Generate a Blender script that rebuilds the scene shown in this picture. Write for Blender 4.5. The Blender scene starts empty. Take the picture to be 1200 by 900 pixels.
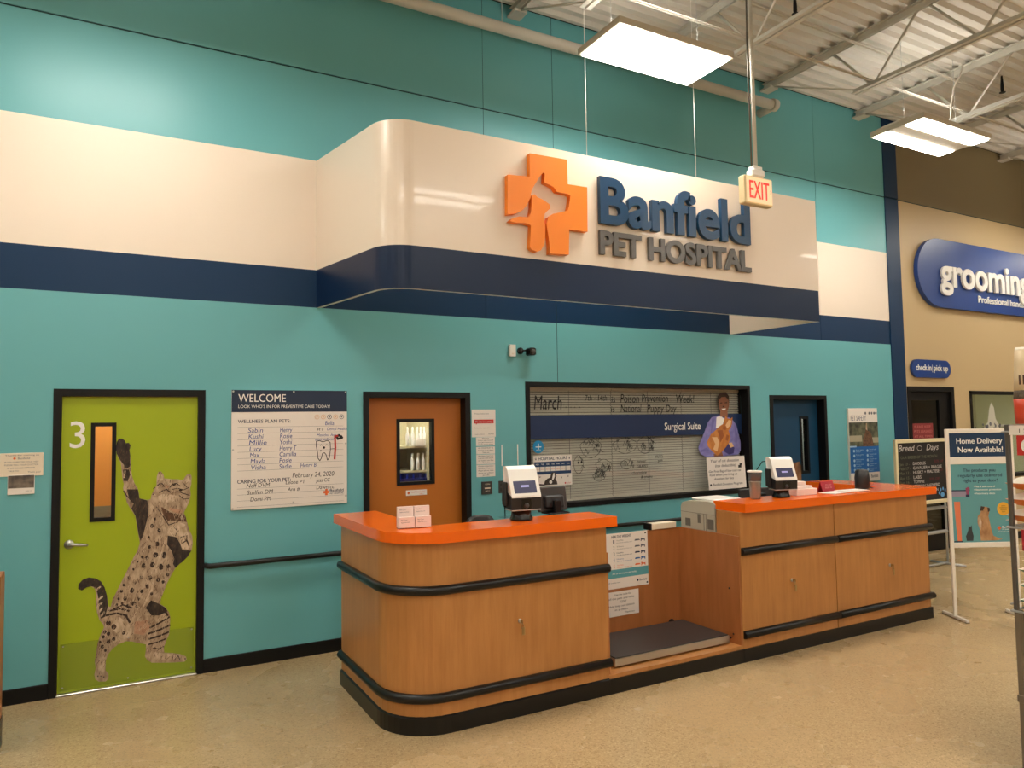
LENS_STR = 30.0; WORLD = .1; EXPO = 0.3
import bpy, math, random
from mathutils import Vector, Matrix
from mathutils.geometry import tessellate_polygon
random.seed(7)
SC = bpy.context.scene
COL = SC.collection

# ------------------------------------------------------------------ materials
def lin(c):
    c = c / 255.0
    return c / 12.92 if c <= 0.04045 else ((c + 0.055) / 1.055) ** 2.4
def rgb(r, g, b): return (lin(r), lin(g), lin(b), 1.0)
MATS = {}
def mat(name, col, rough=0.5, metal=0.0, spec=0.5, emit=None, estr=0.0, coat=0.0, trans=0.0, noise=None, bump=None):
    if name in MATS: return MATS[name]
    m = bpy.data.materials.new(name); m.use_nodes = True
    nt = m.node_tree; b = nt.nodes['Principled BSDF']
    b.inputs['Base Color'].default_value = rgb(*col)
    b.inputs['Roughness'].default_value = rough
    b.inputs['Metallic'].default_value = metal
    b.inputs['Specular IOR Level'].default_value = spec
    b.inputs['Coat Weight'].default_value = coat
    b.inputs['Transmission Weight'].default_value = trans
    if emit:
        b.inputs['Emission Color'].default_value = rgb(*emit); b.inputs['Emission Strength'].default_value = estr
    if noise:   # (scale, second colour, amount, (sx,sy,sz))
        sc, c2, amt, st = noise
        tc = nt.nodes.new('ShaderNodeTexCoord'); mp = nt.nodes.new('ShaderNodeMapping')
        mp.inputs['Scale'].default_value = st
        n = nt.nodes.new('ShaderNodeTexNoise'); n.inputs['Scale'].default_value = sc; n.inputs['Detail'].default_value = 5
        r = nt.nodes.new('ShaderNodeValToRGB')
        r.color_ramp.elements[0].position = 0.5 - 0.25 / max(amt, .01) * .5; r.color_ramp.elements[1].position = 0.5 + 0.25 / max(amt, .01) * .5
        r.color_ramp.elements[0].color = rgb(*c2); r.color_ramp.elements[1].color = rgb(*col)
        nt.links.new(tc.outputs['Object'], mp.inputs[0]); nt.links.new(mp.outputs[0], n.inputs['Vector'])
        nt.links.new(n.outputs['Fac'], r.inputs[0]); nt.links.new(r.outputs[0], b.inputs['Base Color'])
    if bump:    # (scale, strength)
        tc = nt.nodes.new('ShaderNodeTexCoord'); n = nt.nodes.new('ShaderNodeTexNoise'); n.inputs['Scale'].default_value = bump[0]
        n.inputs['Detail'].default_value = 3
        bp = nt.nodes.new('ShaderNodeBump'); bp.inputs['Strength'].default_value = bump[1]; bp.inputs['Distance'].default_value = 0.002
        nt.links.new(tc.outputs['Object'], n.inputs['Vector']); nt.links.new(n.outputs['Fac'], bp.inputs['Height'])
        nt.links.new(bp.outputs[0], b.inputs['Normal'])
    MATS[name] = m
    return m
def glassmat(name, tint=(255, 255, 255), refl=0.08, rough=0.02):
    if name in MATS: return MATS[name]
    m = bpy.data.materials.new(name); m.use_nodes = True; nt = m.node_tree; nt.nodes.clear()
    o = nt.nodes.new('ShaderNodeOutputMaterial'); mx = nt.nodes.new('ShaderNodeMixShader')
    t = nt.nodes.new('ShaderNodeBsdfTransparent'); t.inputs[0].default_value = rgb(*tint)
    g = nt.nodes.new('ShaderNodeBsdfGlossy'); g.inputs['Roughness'].default_value = rough
    fr = nt.nodes.new('ShaderNodeLayerWeight'); pw = nt.nodes.new('ShaderNodeMath'); pw.operation = 'POWER'; pw.inputs[1].default_value = 5
    nt.links.new(fr.outputs['Facing'], pw.inputs[0])
    ad = nt.nodes.new('ShaderNodeMath'); ad.operation = 'ADD'; ad.inputs[1].default_value = refl * .6; ad.use_clamp = True
    nt.links.new(pw.outputs[0], ad.inputs[0]); nt.links.new(ad.outputs[0], mx.inputs[0])
    nt.links.new(t.outputs[0], mx.inputs[1]); nt.links.new(g.outputs[0], mx.inputs[2]); nt.links.new(mx.outputs[0], o.inputs[0])
    MATS[name] = m
    return m

TEAL = mat('teal_paint', (104, 176, 183), .38, bump=(60, .06))
WHITEW = mat('cream_paint', (238, 224, 208), .42)
NAVY = mat('navy_paint', (8, 48, 84), .45, spec=.3)
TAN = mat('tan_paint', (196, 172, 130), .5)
TAND = mat('dark_tan', (130, 116, 84), .5)  # darker tan, used above the wall joint
GROOVE = mat('dark_joint', (20, 62, 66), .7)
BLACK = mat('black_trim', (10, 10, 11), .5, spec=.3)
BLACKG = mat('black_gloss', (16, 16, 17), .22)
RUB = mat('black_rubber', (14, 14, 14), .32, spec=.4)
DARK = mat('charcoal_plastic', (34, 33, 34), .4)
DARK2 = mat('dark_grey_plastic', (58, 56, 55), .45)
ORANGE = mat('orange_laminate', (248, 108, 14), .2, coat=.15)
WOODIN = mat('reddish_laminate', (176, 112, 64), .4, noise=(6, (164, 102, 56), .8, (3, 3, .4)))
WHITEP = mat('white_plastic', (238, 234, 228), .35)
PAPER = mat('white_paper', (236, 228, 220), .6)
PAPER2 = mat('cream_paper', (232, 218, 196), .6)
BOARD = mat('whiteboard_face', (236, 228, 220), .25)
BEIGE = mat('beige_plastic', (190, 184, 168), .5)
GREYP = mat('grey_vent', (110, 106, 98), .6)
STEEL = mat('brushed_steel', (190, 188, 184), .3, metal=.9)
SILVER = mat('silver_tube', (196, 196, 196), .35, metal=.5)
STEELG = mat('grey_steel_paint', (202, 198, 188), .65, spec=.3)
STEELD = mat('dark_steel', (96, 92, 84), .5, metal=.3)
LIMEG = mat('lime_door_paint', (160, 178, 22), .38)
LIMEK = mat('lime_kick_plate', (140, 158, 40), .22)
BURNT = mat('burnt_orange_door', (186, 108, 34), .42)
NDOOR = mat('navy_door_paint', (14, 62, 94), .4)
INKN = mat('navy_print', (24, 44, 74), .4)
INKB = mat('blue_marker', (52, 78, 150), .5)
INKK = mat('black_marker', (30, 28, 30), .5)
INKG = mat('grey_print', (96, 98, 106), .5)
INKW = mat('white_print', (240, 238, 232), .4)
INKR = mat('red_print', (196, 44, 40), .5)
INKO = mat('orange_print', (226, 104, 44), .5)
INKT = mat('teal_print', (88, 160, 170), .5)
INKBL = mat('blue_print', (20, 100, 172), .4)
GLASS = glassmat('clear_glass')
GLASSD = glassmat('door_glass', (235, 240, 238), .07)
LENS = mat('lit_lens', (255, 255, 255), .5, emit=(255, 248, 236), estr=LENS_STR if 'LENS_STR' in globals() else 22.0)

def floor_mat():
    m = bpy.data.materials.new('terrazzo'); m.use_nodes = True; nt = m.node_tree; b = nt.nodes['Principled BSDF']
    tc = nt.nodes.new('ShaderNodeTexCoord')
    v = nt.nodes.new('ShaderNodeTexVoronoi'); v.inputs['Scale'].default_value = 95
    v2 = nt.nodes.new('ShaderNodeTexVoronoi'); v2.inputs['Scale'].default_value = 210
    n = nt.nodes.new('ShaderNodeTexNoise'); n.inputs['Scale'].default_value = 1.6; n.inputs['Detail'].default_value = 6
    sep = nt.nodes.new('ShaderNodeSeparateColor'); sep2 = nt.nodes.new('ShaderNodeSeparateColor')
    r = nt.nodes.new('ShaderNodeValToRGB')
    els = r.color_ramp.elements
    els[0].position = 0.0; els[0].color = rgb(150, 124, 88)
    els[1].position = 1.0; els[1].color = rgb(214, 190, 150)
    for p_, c_ in ((.18, (158, 132, 94)), (.3, (184, 158, 116)), (.75, (192, 166, 124)), (.88, (206, 182, 142))):
        e = els.new(p_); e.color = rgb(*c_)
    mixf = nt.nodes.new('ShaderNodeMath'); mixf.operation = 'ADD'
    h1 = nt.nodes.new('ShaderNodeMath'); h1.operation = 'MULTIPLY'; h1.inputs[1].default_value = .6
    h2 = nt.nodes.new('ShaderNodeMath'); h2.operation = 'MULTIPLY'; h2.inputs[1].default_value = .4
    L = nt.links.new
    L(tc.outputs['Object'], v.inputs['Vector']); L(tc.outputs['Object'], v2.inputs['Vector']); L(tc.outputs['Object'], n.inputs['Vector'])
    L(v.outputs['Color'], sep.inputs[0]); L(v2.outputs['Color'], sep2.inputs[0])
    L(sep.outputs[0], h1.inputs[0]); L(sep2.outputs[1], h2.inputs[0]); L(h1.outputs[0], mixf.inputs[0]); L(h2.outputs[0], mixf.inputs[1])
    L(mixf.outputs[0], r.inputs[0])
    mx = nt.nodes.new('ShaderNodeMix'); mx.data_type = 'RGBA'; mx.blend_type = 'MULTIPLY'; mx.inputs[0].default_value = .16
    r2 = nt.nodes.new('ShaderNodeValToRGB'); r2.color_ramp.elements[0].position = .3; r2.color_ramp.elements[1].position = .7
    r2.color_ramp.elements[0].color = (.72, .72, .72, 1); r2.color_ramp.elements[1].color = (1, 1, 1, 1)
    L(n.outputs['Fac'], r2.inputs[0]); L(r.outputs[0], mx.inputs[6]); L(r2.outputs[0], mx.inputs[7]); L(mx.outputs[2], b.inputs['Base Color'])
    r3 = nt.nodes.new('ShaderNodeMapRange'); r3.inputs['To Min'].default_value = .2; r3.inputs['To Max'].default_value = .34
    L(n.outputs['Fac'], r3.inputs['Value']); L(r3.outputs[0], b.inputs['Roughness'])
    b.inputs['Specular IOR Level'].default_value = .45
    return m
TERR = floor_mat()

def wood_mat():
    m = bpy.data.materials.new('maple_laminate'); m.use_nodes = True; nt = m.node_tree; b = nt.nodes['Principled BSDF']
    tc = nt.nodes.new('ShaderNodeTexCoord'); mp = nt.nodes.new('ShaderNodeMapping'); mp.inputs['Scale'].default_value = (9, 9, .8)
    n = nt.nodes.new('ShaderNodeTexNoise'); n.inputs['Scale'].default_value = 2.2; n.inputs['Detail'].default_value = 7; n.inputs['Roughness'].default_value = .65
    r = nt.nodes.new('ShaderNodeValToRGB')
    r.color_ramp.elements[0].position = .2; r.color_ramp.elements[0].color = rgb(172, 114, 60)
    r.color_ramp.elements[1].position = .8; r.color_ramp.elements[1].color = rgb(200, 141, 82)
    e = r.color_ramp.elements.new(.5); e.color = rgb(187, 128, 71)
    L = nt.links.new
    L(tc.outputs['Object'], mp.inputs[0]); L(mp.outputs[0], n.inputs['Vector']); L(n.outputs['Fac'], r.inputs[0])
    n2 = nt.nodes.new('ShaderNodeTexNoise'); n2.inputs['Scale'].default_value = 2.5; L(tc.outputs['Object'], n2.inputs['Vector'])
    mx = nt.nodes.new('ShaderNodeMix'); mx.data_type = 'RGBA'; mx.blend_type = 'MULTIPLY'; mx.inputs[0].default_value = .5
    r2 = nt.nodes.new('ShaderNodeValToRGB'); r2.color_ramp.elements[0].position = .35; r2.color_ramp.elements[1].position = .65
    r2.color_ramp.elements[0].color = (.78, .76, .74, 1); r2.color_ramp.elements[1].color = (1, 1, 1, 1)
    L(n2.outputs['Fac'], r2.inputs[0]); L(r.outputs[0], mx.inputs[6]); L(r2.outputs[0], mx.inputs[7]); L(mx.outputs[2], b.inputs['Base Color'])
    b.inputs['Roughness'].default_value = .34
    return m
WOOD = wood_mat()
FUR = mat('tabby_fur', (200, 176, 148), .8, noise=(34, (150, 124, 100), .7, (1, 1, .45)))
FURD = mat('dark_fur', (74, 60, 50), .8, noise=(40, (36, 28, 26), .7, (1, 1, .5)))
FURL = mat('pale_fur', (214, 192, 166), .8, noise=(40, (178, 152, 122), .8, (1, 1, .5)))
FURP = mat('pink_fur', (192, 150, 122), .8, noise=(30, (172, 128, 100), .8, (1, 1, 1)))
FURS = mat('spot_fur', (58, 42, 34), .8)
FURB = mat('brown_fur', (110, 78, 56), .8, noise=(40, (80, 56, 42), .8, (1, 1, .5)))

# ------------------------------------------------------------------ mesh helper
class MB:
    def __init__(s): s.v = []; s.f = []; s.m = []; s.sm = []
    def face(s, pts, mi=0, sm=False):
        n = len(s.v); s.v += [tuple(p) for p in pts]; s.f.append(tuple(range(n, n + len(pts)))); s.m.append(mi); s.sm.append(sm); return s
    def box(s, x0, x1, y0, y1, z0, z1, mi=0, M=None):
        c = [(x0, y0, z0), (x1, y0, z0), (x1, y1, z0), (x0, y1, z0), (x0, y0, z1), (x1, y0, z1), (x1, y1, z1), (x0, y1, z1)]
        if M is not None: c = [tuple(M @ Vector(p)) for p in c]
        n = len(s.v); s.v += c
        for q in ((0, 3, 2, 1), (4, 5, 6, 7), (0, 1, 5, 4), (1, 2, 6, 5), (2, 3, 7, 6), (3, 0, 4, 7)):
            s.f.append(tuple(n + i for i in q)); s.m.append(mi); s.sm.append(False)
        return s
    def bbox(s, x0, x1, y0, y1, z0, z1, b=.004, mi=0, M=None):      # chamfered box
        b = min(b, (x1 - x0) / 2.01, (y1 - y0) / 2.01, (z1 - z0) / 2.01)
        prof = [(x0 + b, y0), (x1 - b, y0), (x1, y0 + b), (x1, y1 - b), (x1 - b, y1), (x0 + b, y1), (x0, y1 - b), (x0, y0 + b)]
        cx, cy = (x0 + x1) / 2, (y0 + y1) / 2
        def ins(p, d):
            return (p[0] + (d if p[0] < cx else -d), p[1] + (d if p[1] < cy else -d))
        rings = [[(*ins(p, b), z0) for p in prof], [(*p, z0 + b) for p in prof], [(*p, z1 - b) for p in prof], [(*ins(p, b), z1) for p in prof]]
        if M is not None: rings = [[tuple(M @ Vector(p)) for p in r] for r in rings]
        return s.loft(rings, mi, True)
    def loft(s, rings, mi=0, caps=True, closed=True, sm=False):
        n = len(s.v); k = len(rings[0])
        for r in rings: s.v += [tuple(p) for p in r]
        for i in range(len(rings) - 1):
            for j in range(k if closed else k - 1):
                a = n + i * k + j; b = n + i * k + (j + 1) % k
                s.f.append((a, b, b + k, a + k)); s.m.append(mi); s.sm.append(sm)
        if caps and closed:
            s.f.append(tuple(n + j for j in reversed(range(k)))); s.m.append(mi); s.sm.append(False)
            s.f.append(tuple(n + (len(rings) - 1) * k + j for j in range(k))); s.m.append(mi); s.sm.append(False)
        return s
    def tube(s, pts, r, n=10, mi=0, caps=True):
        pts = [Vector(p) for p in pts]; rings = []
        for i, p in enumerate(pts):
            if i == 0: t = pts[1] - p
            elif i == len(pts) - 1: t = p - pts[-2]
            else: t = (pts[i + 1] - p).normalized() + (p - pts[i - 1]).normalized()
            t.normalize()
            up = Vector((0, 0, 1)) if abs(t.z) < .95 else Vector((0, 1, 0))
            a = t.cross(up).normalized(); b = a.cross(t)
            rr = r[i] if isinstance(r, (list, tuple)) else r
            rings.append([p + (a * math.cos(2 * math.pi * k / n) + b * math.sin(2 * math.pi * k / n)) * rr for k in range(n)])
        return s.loft(rings, mi, caps, True, True)
    def lathe(s, prof, c=(0, 0, 0), n=20, mi=0, axis='z'):
        rings = []
        for r, h in prof:
            ring = []
            for k in range(n):
                a = 2 * math.pi * k / n
                if axis == 'z': ring.append((c[0] + r * math.cos(a), c[1] + r * math.sin(a), c[2] + h))
                else: ring.append((c[0] + r * math.cos(a), c[1] + h, c[2] + r * math.sin(a)))
            rings.append(ring)
        return s.loft(rings, mi, True, True, True)
    def poly(s, pts, y, mi=0):          # flat polygon in the xz plane facing -y
        t = tessellate_polygon([[Vector((p[0], p[1], 0)) for p in pts]])
        n = len(s.v); s.v += [(p[0], y, p[1]) for p in pts]
        for a, b, c in t:
            A, B, C_ = pts[a], pts[b], pts[c]
            cr = (B[0] - A[0]) * (C_[1] - A[1]) - (B[1] - A[1]) * (C_[0] - A[0])
            q = (a, b, c) if cr > 0 else (a, c, b)
            s.f.append(tuple(n + i for i in q)); s.m.append(mi); s.sm.append(False)
        return s
    def prism(s, pts, y0, y1, mi=0):    # polygon extruded along y
        s.poly(pts, y0, mi)
        t0 = len(s.f); s.poly(pts, y1, mi)
        for i in range(t0, len(s.f)): s.f[i] = tuple(reversed(s.f[i]))
        n = len(pts); area = sum(pts[i][0] * pts[(i + 1) % n][1] - pts[(i + 1) % n][0] * pts[i][1] for i in range(n))
        for i in range(n):
            a, b = pts[i], pts[(i + 1) % n]
            q = [(a[0], y0, a[1]), (a[0], y1, a[1]), (b[0], y1, b[1]), (b[0], y0, b[1])]
            if area < 0: q.reverse()
            s.face(q, mi)
        return s
    def plan(s, pts, z0, z1, mi=0, mi_side=None):     # polygon in plan extruded in z
        if mi_side is None: mi_side = mi
        n = len(pts); area = sum(pts[i][0] * pts[(i + 1) % n][1] - pts[(i + 1) % n][0] * pts[i][1] for i in range(n))
        if area < 0: pts = list(reversed(pts))
        t = tessellate_polygon([[Vector((p[0], p[1], 0)) for p in pts]])
        for z, up in ((z0, False), (z1, True)):
            k = len(s.v); s.v += [(p[0], p[1], z) for p in pts]
            for a, b, c in t:
                A, B, C_ = pts[a], pts[b], pts[c]
                cr = (B[0] - A[0]) * (C_[1] - A[1]) - (B[1] - A[1]) * (C_[0] - A[0])
                q = (a, b, c) if (cr > 0) == up else (a, c, b)
                s.f.append(tuple(k + i for i in q)); s.m.append(mi); s.sm.append(False)
        for i in range(n):
            a, b = pts[i], pts[(i + 1) % n]
            s.face([(a[0], a[1], z0), (b[0], b[1], z0), (b[0], b[1], z1), (a[0], a[1], z1)], mi_side)
        return s
    def ell(s, x, z, r, y, n=12, mi=0, rz=None):
        rz = rz or r
        return s.poly([(x + r * math.cos(2 * math.pi * k / n), z + rz * math.sin(2 * math.pi * k / n)) for k in range(n)], y, mi)
    def rect(s, x0, x1, z0, z1, y, mi=0): return s.face([(x0, y, z0), (x1, y, z0), (x1, y, z1), (x0, y, z1)], mi)
    def stroke(s, pts, w, y, mi=0):
        for a, b in zip(pts[:-1], pts[1:]):
            d = Vector((b[0] - a[0], b[1] - a[1]));
            if d.length < 1e-6: continue
            d.normalize(); nx, nz = -d.y * w / 2, d.x * w / 2; ex, ez = d.x * w * .3, d.y * w * .3
            s.face([(a[0] - nx - ex, y, a[1] - nz - ez), (a[0] + nx - ex, y, a[1] + nz - ez), (b[0] + nx + ex, y, b[1] + nz + ez), (b[0] - nx + ex, y, b[1] - nz + ez)][::-1], mi)
        return s
    def build(s, name, mats, parent=None, loc=None, rz=0):
        me = bpy.data.meshes.new(name)
        me.from_pydata(s.v, [], s.f)
        if not isinstance(mats, (list, tuple)): mats = [mats]
        for m in mats: me.materials.append(m)
        me.polygons.foreach_set('material_index', s.m); me.polygons.foreach_set('use_smooth', s.sm); me.update()
        o = bpy.data.objects.new(name, me); COL.objects.link(o)
        if parent: o.parent = parent
        if loc: o.location = loc
        if rz: o.rotation_euler = (0, 0, rz)
        return o

def tag(o, label=None, cat=None, group=None, kind=None):
    if label: o['label'] = label
    if cat: o['category'] = cat
    if group: o['group'] = group
    if kind: o['kind'] = kind
    return o
def empty(name, loc=(0, 0, 0), rz=0, **k):
    o = bpy.data.objects.new(name, None); COL.objects.link(o); o.location = loc; o.rotation_euler = (0, 0, rz); o.empty_display_size = .1
    return tag(o, **k)
def each_line(name, lines, y, m_, parent, **k):
    for l in lines: letters(MB(), [l], y, **k).build(name, m_, parent)
def each_patch(name, polys, y, m_, parent):
    for q in polys: MB().poly(q, y).build(name, m_, parent)
def structure(o): o['kind'] = 'structure'; return o
def copy_tree(o, parent=None):
    c = o.copy(); COL.objects.link(c); c.parent = parent
    for ch in list(o.children): copy_tree(ch, c)
    return c

# lettering: every line is (string, x, z of baseline, cap height, width or None, align)
_cap = None
def _font_mesh(s, offset, shear, ext, res=3):
    cu = bpy.data.curves.new('t', 'FONT'); cu.body = s; cu.size = 1; cu.offset = offset; cu.shear = shear; cu.extrude = ext; cu.resolution_u = res
    o = bpy.data.objects.new('t', cu); COL.objects.link(o)
    dg = bpy.context.evaluated_depsgraph_get(); dg.update()
    me = bpy.data.meshes.new_from_object(o.evaluated_get(dg))
    V = [tuple(v.co) for v in me.vertices]; F = [tuple(p.vertices) for p in me.polygons]
    bpy.data.objects.remove(o); bpy.data.curves.remove(cu); bpy.data.meshes.remove(me)
    return V, F
def letters(mb, lines, y, bold=0.0, shear=0.0, depth=0.0, mi=0, rot=0.0, res=3):
    global _cap
    if bold > 0 and not depth:      # heavier strokes: the same glyphs laid side by side
        for q_, dx_s in enumerate((-1, 0, 1)):
            letters(mb, [(s, x + dx_s * bold * h * .9, z, h, w, al) for (s, x, z, h, w, al) in lines], y - q_ * .00015, 0.0, shear, 0.0, mi, rot, res)
        return mb
    if _cap is None:
        V, F = _font_mesh('H', 0, 0, 0); _cap = max(v[1] for v in V)
    for (s, x, z, h, w, al) in lines:
        if not s.strip(): continue
        k = h / _cap
        V, F = _font_mesh(s, bold, shear, depth / 2 / k if depth else 0, res)
        if not V: continue
        x0 = min(v[0] for v in V); x1 = max(v[0] for v in V); nw = (x1 - x0) * k
        sx = k * (w / nw if w else 1); W_ = (x1 - x0) * sx
        ox = x - x0 * sx - (0 if al == 'l' else W_ / 2 if al == 'c' else W_)
        n = len(mb.v); cr, sr = math.cos(rot), math.sin(rot)
        for v in V:
            px = ox + v[0] * sx; pz = v[1] * k
            dx = px - x
            mb.v.append((x + dx * cr - pz * sr, y - v[2] * k, z + dx * sr + pz * cr))
        for f in F: mb.f.append(tuple(n + i for i in f)); mb.m.append(mi); mb.sm.append(False)
    return mb
CAT_BODY=[(0.051,1.746),(0.055,1.786),(0.067,1.811),(0.091,1.813),(0.109,1.796),(0.115,1.778),(0.135,1.78),(0.147,1.761),(0.14,1.727),(0.146,1.681),(0.149,1.641),(0.153,1.573),(0.16,1.528),(0.176,1.476),(0.2,1.435),(0.207,1.401),(0.211,1.361),(0.264,1.346),(0.287,1.35),(0.292,1.384),(0.31,1.423),(0.325,1.451),(0.327,1.52),(0.336,1.551),(0.353,1.559),(0.371,1.535),(0.379,1.503),(0.429,1.494),(0.472,1.492),(0.509,1.482),(0.525,1.51),(0.541,1.527),(0.563,1.526),(0.57,1.508),(0.569,1.45),(0.56,1.415),(0.566,1.368),(0.554,1.31),(0.532,1.265),(0.517,1.231),(0.533,1.195),(0.541,1.16),(0.555,1.101),(0.577,1.052),(0.583,0.994),(0.575,0.942),(0.54,0.887),(0.498,0.851),(0.461,0.814),(0.435,0.771),(0.404,0.707),(0.384,0.652),(0.364,0.598),(0.359,0.559),(0.396,0.532),(0.422,0.488),(0.43,0.453),(0.428,0.386),(0.424,0.33),(0.403,0.276),(0.388,0.234),(0.391,0.194),(0.451,0.181),(0.504,0.164),(0.541,0.141),(0.547,0.117),(0.531,0.103),(0.462,0.109),(0.379,0.121),(0.307,0.133),(0.276,0.157),(0.261,0.187),(0.267,0.231),(0.267,0.275),(0.224,0.29),(0.174,0.31),(0.134,0.318),(0.085,0.304),(0.046,0.277),(0.017,0.238),(0.006,0.196),(0.004,0.132),(0.024,0.101),(0.025,0.068),(0.006,0.05),(-0.038,0.058),(-0.059,0.078),(-0.065,0.111),(-0.058,0.153),(-0.064,0.208),(-0.055,0.272),(-0.047,0.335),(-0.028,0.397),(-0.009,0.438),(-0.013,0.46),(-0.039,0.497),(-0.054,0.553),(-0.062,0.62),(-0.061,0.685),(-0.071,0.724),(-0.096,0.746),(-0.124,0.742),(-0.152,0.723),(-0.176,0.737),(-0.174,0.769),(-0.149,0.799),(-0.111,0.811),(-0.068,0.8),(-0.034,0.775),(-0.009,0.728),(0.007,0.666),(0.018,0.587),(0.032,0.58),(0.041,0.628),(0.07,0.691),(0.099,0.754),(0.128,0.817),(0.157,0.881),(0.176,0.923),(0.191,0.944),(0.173,0.919),(0.202,0.972),(0.217,1.027),(0.206,1.096),(0.195,1.164),(0.184,1.233),(0.153,1.285),(0.127,1.338),(0.117,1.395),(0.101,1.441),(0.106,1.474),(0.095,1.52),(0.089,1.587),(0.084,1.633),(0.068,1.667),(0.056,1.701)]
CAT_DARK=[[(0.051,1.746),(0.055,1.786),(0.067,1.811),(0.091,1.813),(0.109,1.796),(0.115,1.778),(0.135,1.78),(0.147,1.761),(0.14,1.727),(0.146,1.681),(0.145,1.602),(0.119,1.586),(0.109,1.609),(0.078,1.655),(0.056,1.701)],[(0.126,1.434),(0.2,1.429),(0.211,1.361),(0.264,1.343),(0.273,1.272),(0.261,1.182),(0.241,1.093),(0.222,1.044),(0.208,1.095),(0.197,1.164),(0.186,1.232),(0.158,1.289),(0.173,1.324),(0.142,1.359)],[(0.407,1.067),(0.465,1.05),(0.492,1.002),(0.509,0.949),(0.573,0.937),(0.546,0.893),(0.509,0.856),(0.478,0.837),(0.456,0.879),(0.434,0.95),(0.402,0.999)],[(0.455,0.895),(0.529,0.894),(0.498,0.851),(0.461,0.817),(0.445,0.85)],[(-0.096,0.746),(-0.124,0.742),(-0.152,0.723),(-0.176,0.737),(-0.174,0.769),(-0.149,0.799),(-0.111,0.811),(-0.068,0.8),(-0.034,0.775),(-0.009,0.728),(0.007,0.666),(0.015,0.588),(-0.006,0.514),(-0.03,0.506),(-0.04,0.562),(-0.046,0.639),(-0.055,0.695),(-0.067,0.735)],[(0.297,0.595),(0.354,0.56),(0.39,0.532),(0.412,0.499),(0.355,0.475),(0.303,0.482),(0.262,0.544)],[(0.099,1.581),(0.139,1.58),(0.148,1.54),(0.13,1.495),(0.105,1.497)]]
CAT_LIGHT=[[(0.336,1.37),(0.367,1.385),(0.42,1.377),(0.462,1.368),(0.473,1.344),(0.431,1.318),(0.368,1.322),(0.326,1.336)],[(0.422,1.123),(0.443,1.156),(0.485,1.164),(0.528,1.143),(0.539,1.102),(0.561,1.042),(0.573,0.983),(0.551,0.95),(0.508,0.96),(0.492,1.002),(0.497,1.048),(0.465,1.05),(0.433,1.065),(0.417,1.095)],[(0.417,1.124),(0.424,1.117),(0.392,1.023),(0.35,0.839),(0.34,0.84),(0.381,1.035)],[(0.348,0.923),(0.358,0.916),(0.326,0.772),(0.311,0.678),(0.276,0.592),(0.246,0.552),(0.241,0.563),(0.296,0.68),(0.315,0.785)],[(0.043,0.502),(0.092,0.5),(0.142,0.449),(0.173,0.412),(0.173,0.345),(0.114,0.332),(0.054,0.407),(0.024,0.444)],[(0.107,1.573),(0.118,1.573),(0.112,1.519),(0.102,1.519)],[(0.343,1.53),(0.353,1.544),(0.366,1.518),(0.371,1.489),(0.335,1.479)],[(0.525,1.481),(0.541,1.515),(0.559,1.509),(0.558,1.45),(0.542,1.437)],[(-0.05,0.206),(-0.001,0.198),(-0.0,0.122),(-0.039,0.128)],[(0.316,0.211),(0.389,0.189),(0.483,0.162),(0.462,0.131),(0.317,0.156)],[(-0.066,0.721),(-0.038,0.742),(-0.032,0.734),(-0.06,0.707)],[(-0.056,0.646),(-0.022,0.671),(-0.015,0.66),(-0.054,0.632)],[(-0.055,0.603),(-0.025,0.628),(-0.019,0.616),(-0.051,0.588)],[(-0.045,0.563),(-0.024,0.587),(-0.018,0.579),(-0.039,0.546)],[(-0.033,0.529),(-0.008,0.558),(-0.004,0.547),(-0.025,0.515)]]
CAT_PINK=[[(0.415,1.279),(0.463,1.264),(0.511,1.249),(0.501,1.227),(0.453,1.238),(0.416,1.262)],[(0.377,1.446),(0.396,1.449),(0.414,1.437),(0.396,1.424)],[(0.192,0.453),(0.273,0.453),(0.294,0.394),(0.254,0.344),(0.183,0.366)]]
CAT_BROWN=[[(0.358,1.289),(0.432,1.237),(0.528,1.207),(0.539,1.16),(0.453,1.178),(0.401,1.182),(0.374,1.23)]]
CAT_SPOTS=[(0.335,1.011,0.0193),(0.283,0.993,0.015),(0.325,0.929,0.0214),(0.382,0.926,0.0214),(0.236,0.924,0.0128),(0.269,0.912,0.015),(0.244,0.861,0.015),(0.305,0.86,0.0214),(0.362,0.845,0.0171),(0.409,0.838,0.015),(0.347,1.112,0.0161),(0.297,1.15,0.015),(0.317,1.2,0.0107),(0.277,1.067,0.0096),(0.268,0.914,0.0171),(0.383,0.916,0.0171),(0.243,0.855,0.0161),(0.304,0.856,0.0214),(0.363,0.834,0.0214),(0.411,0.837,0.0171),(0.229,0.772,0.015),(0.29,0.765,0.0171),(0.344,0.742,0.0171),(0.169,0.684,0.0193),(0.272,0.702,0.0171),(0.235,0.67,0.015),(0.125,0.629,0.0171),(0.215,0.617,0.015),(0.301,0.645,0.0129),(0.189,0.738,0.0107),(0.148,0.781,0.0107),(0.114,0.73,0.0107),(0.1,0.687,0.0129),(0.18,0.588,0.0171),(0.141,0.571,0.015),(0.378,0.721,0.0129),(0.019,0.467,0.0193),(0.054,0.434,0.0214),(-0.004,0.405,0.015),(0.02,0.39,0.015),(0.118,0.381,0.0129),(-0.013,0.373,0.0129),(0.055,0.347,0.015),(0.021,0.333,0.0171),(-0.017,0.303,0.015),(-0.032,0.338,0.0107),(0.002,0.273,0.0107),(0.177,0.839,0.0096),(0.207,0.892,0.0096),(0.409,0.774,0.0129),(0.081,0.634,0.0096),(0.071,0.591,0.0107),(0.106,0.598,0.0096),(0.201,0.563,0.0107),(-0.024,0.093,0.0054),(-0.005,0.085,0.0054),(-0.043,0.097,0.0054),(0.536,0.125,0.0064)]
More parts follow.
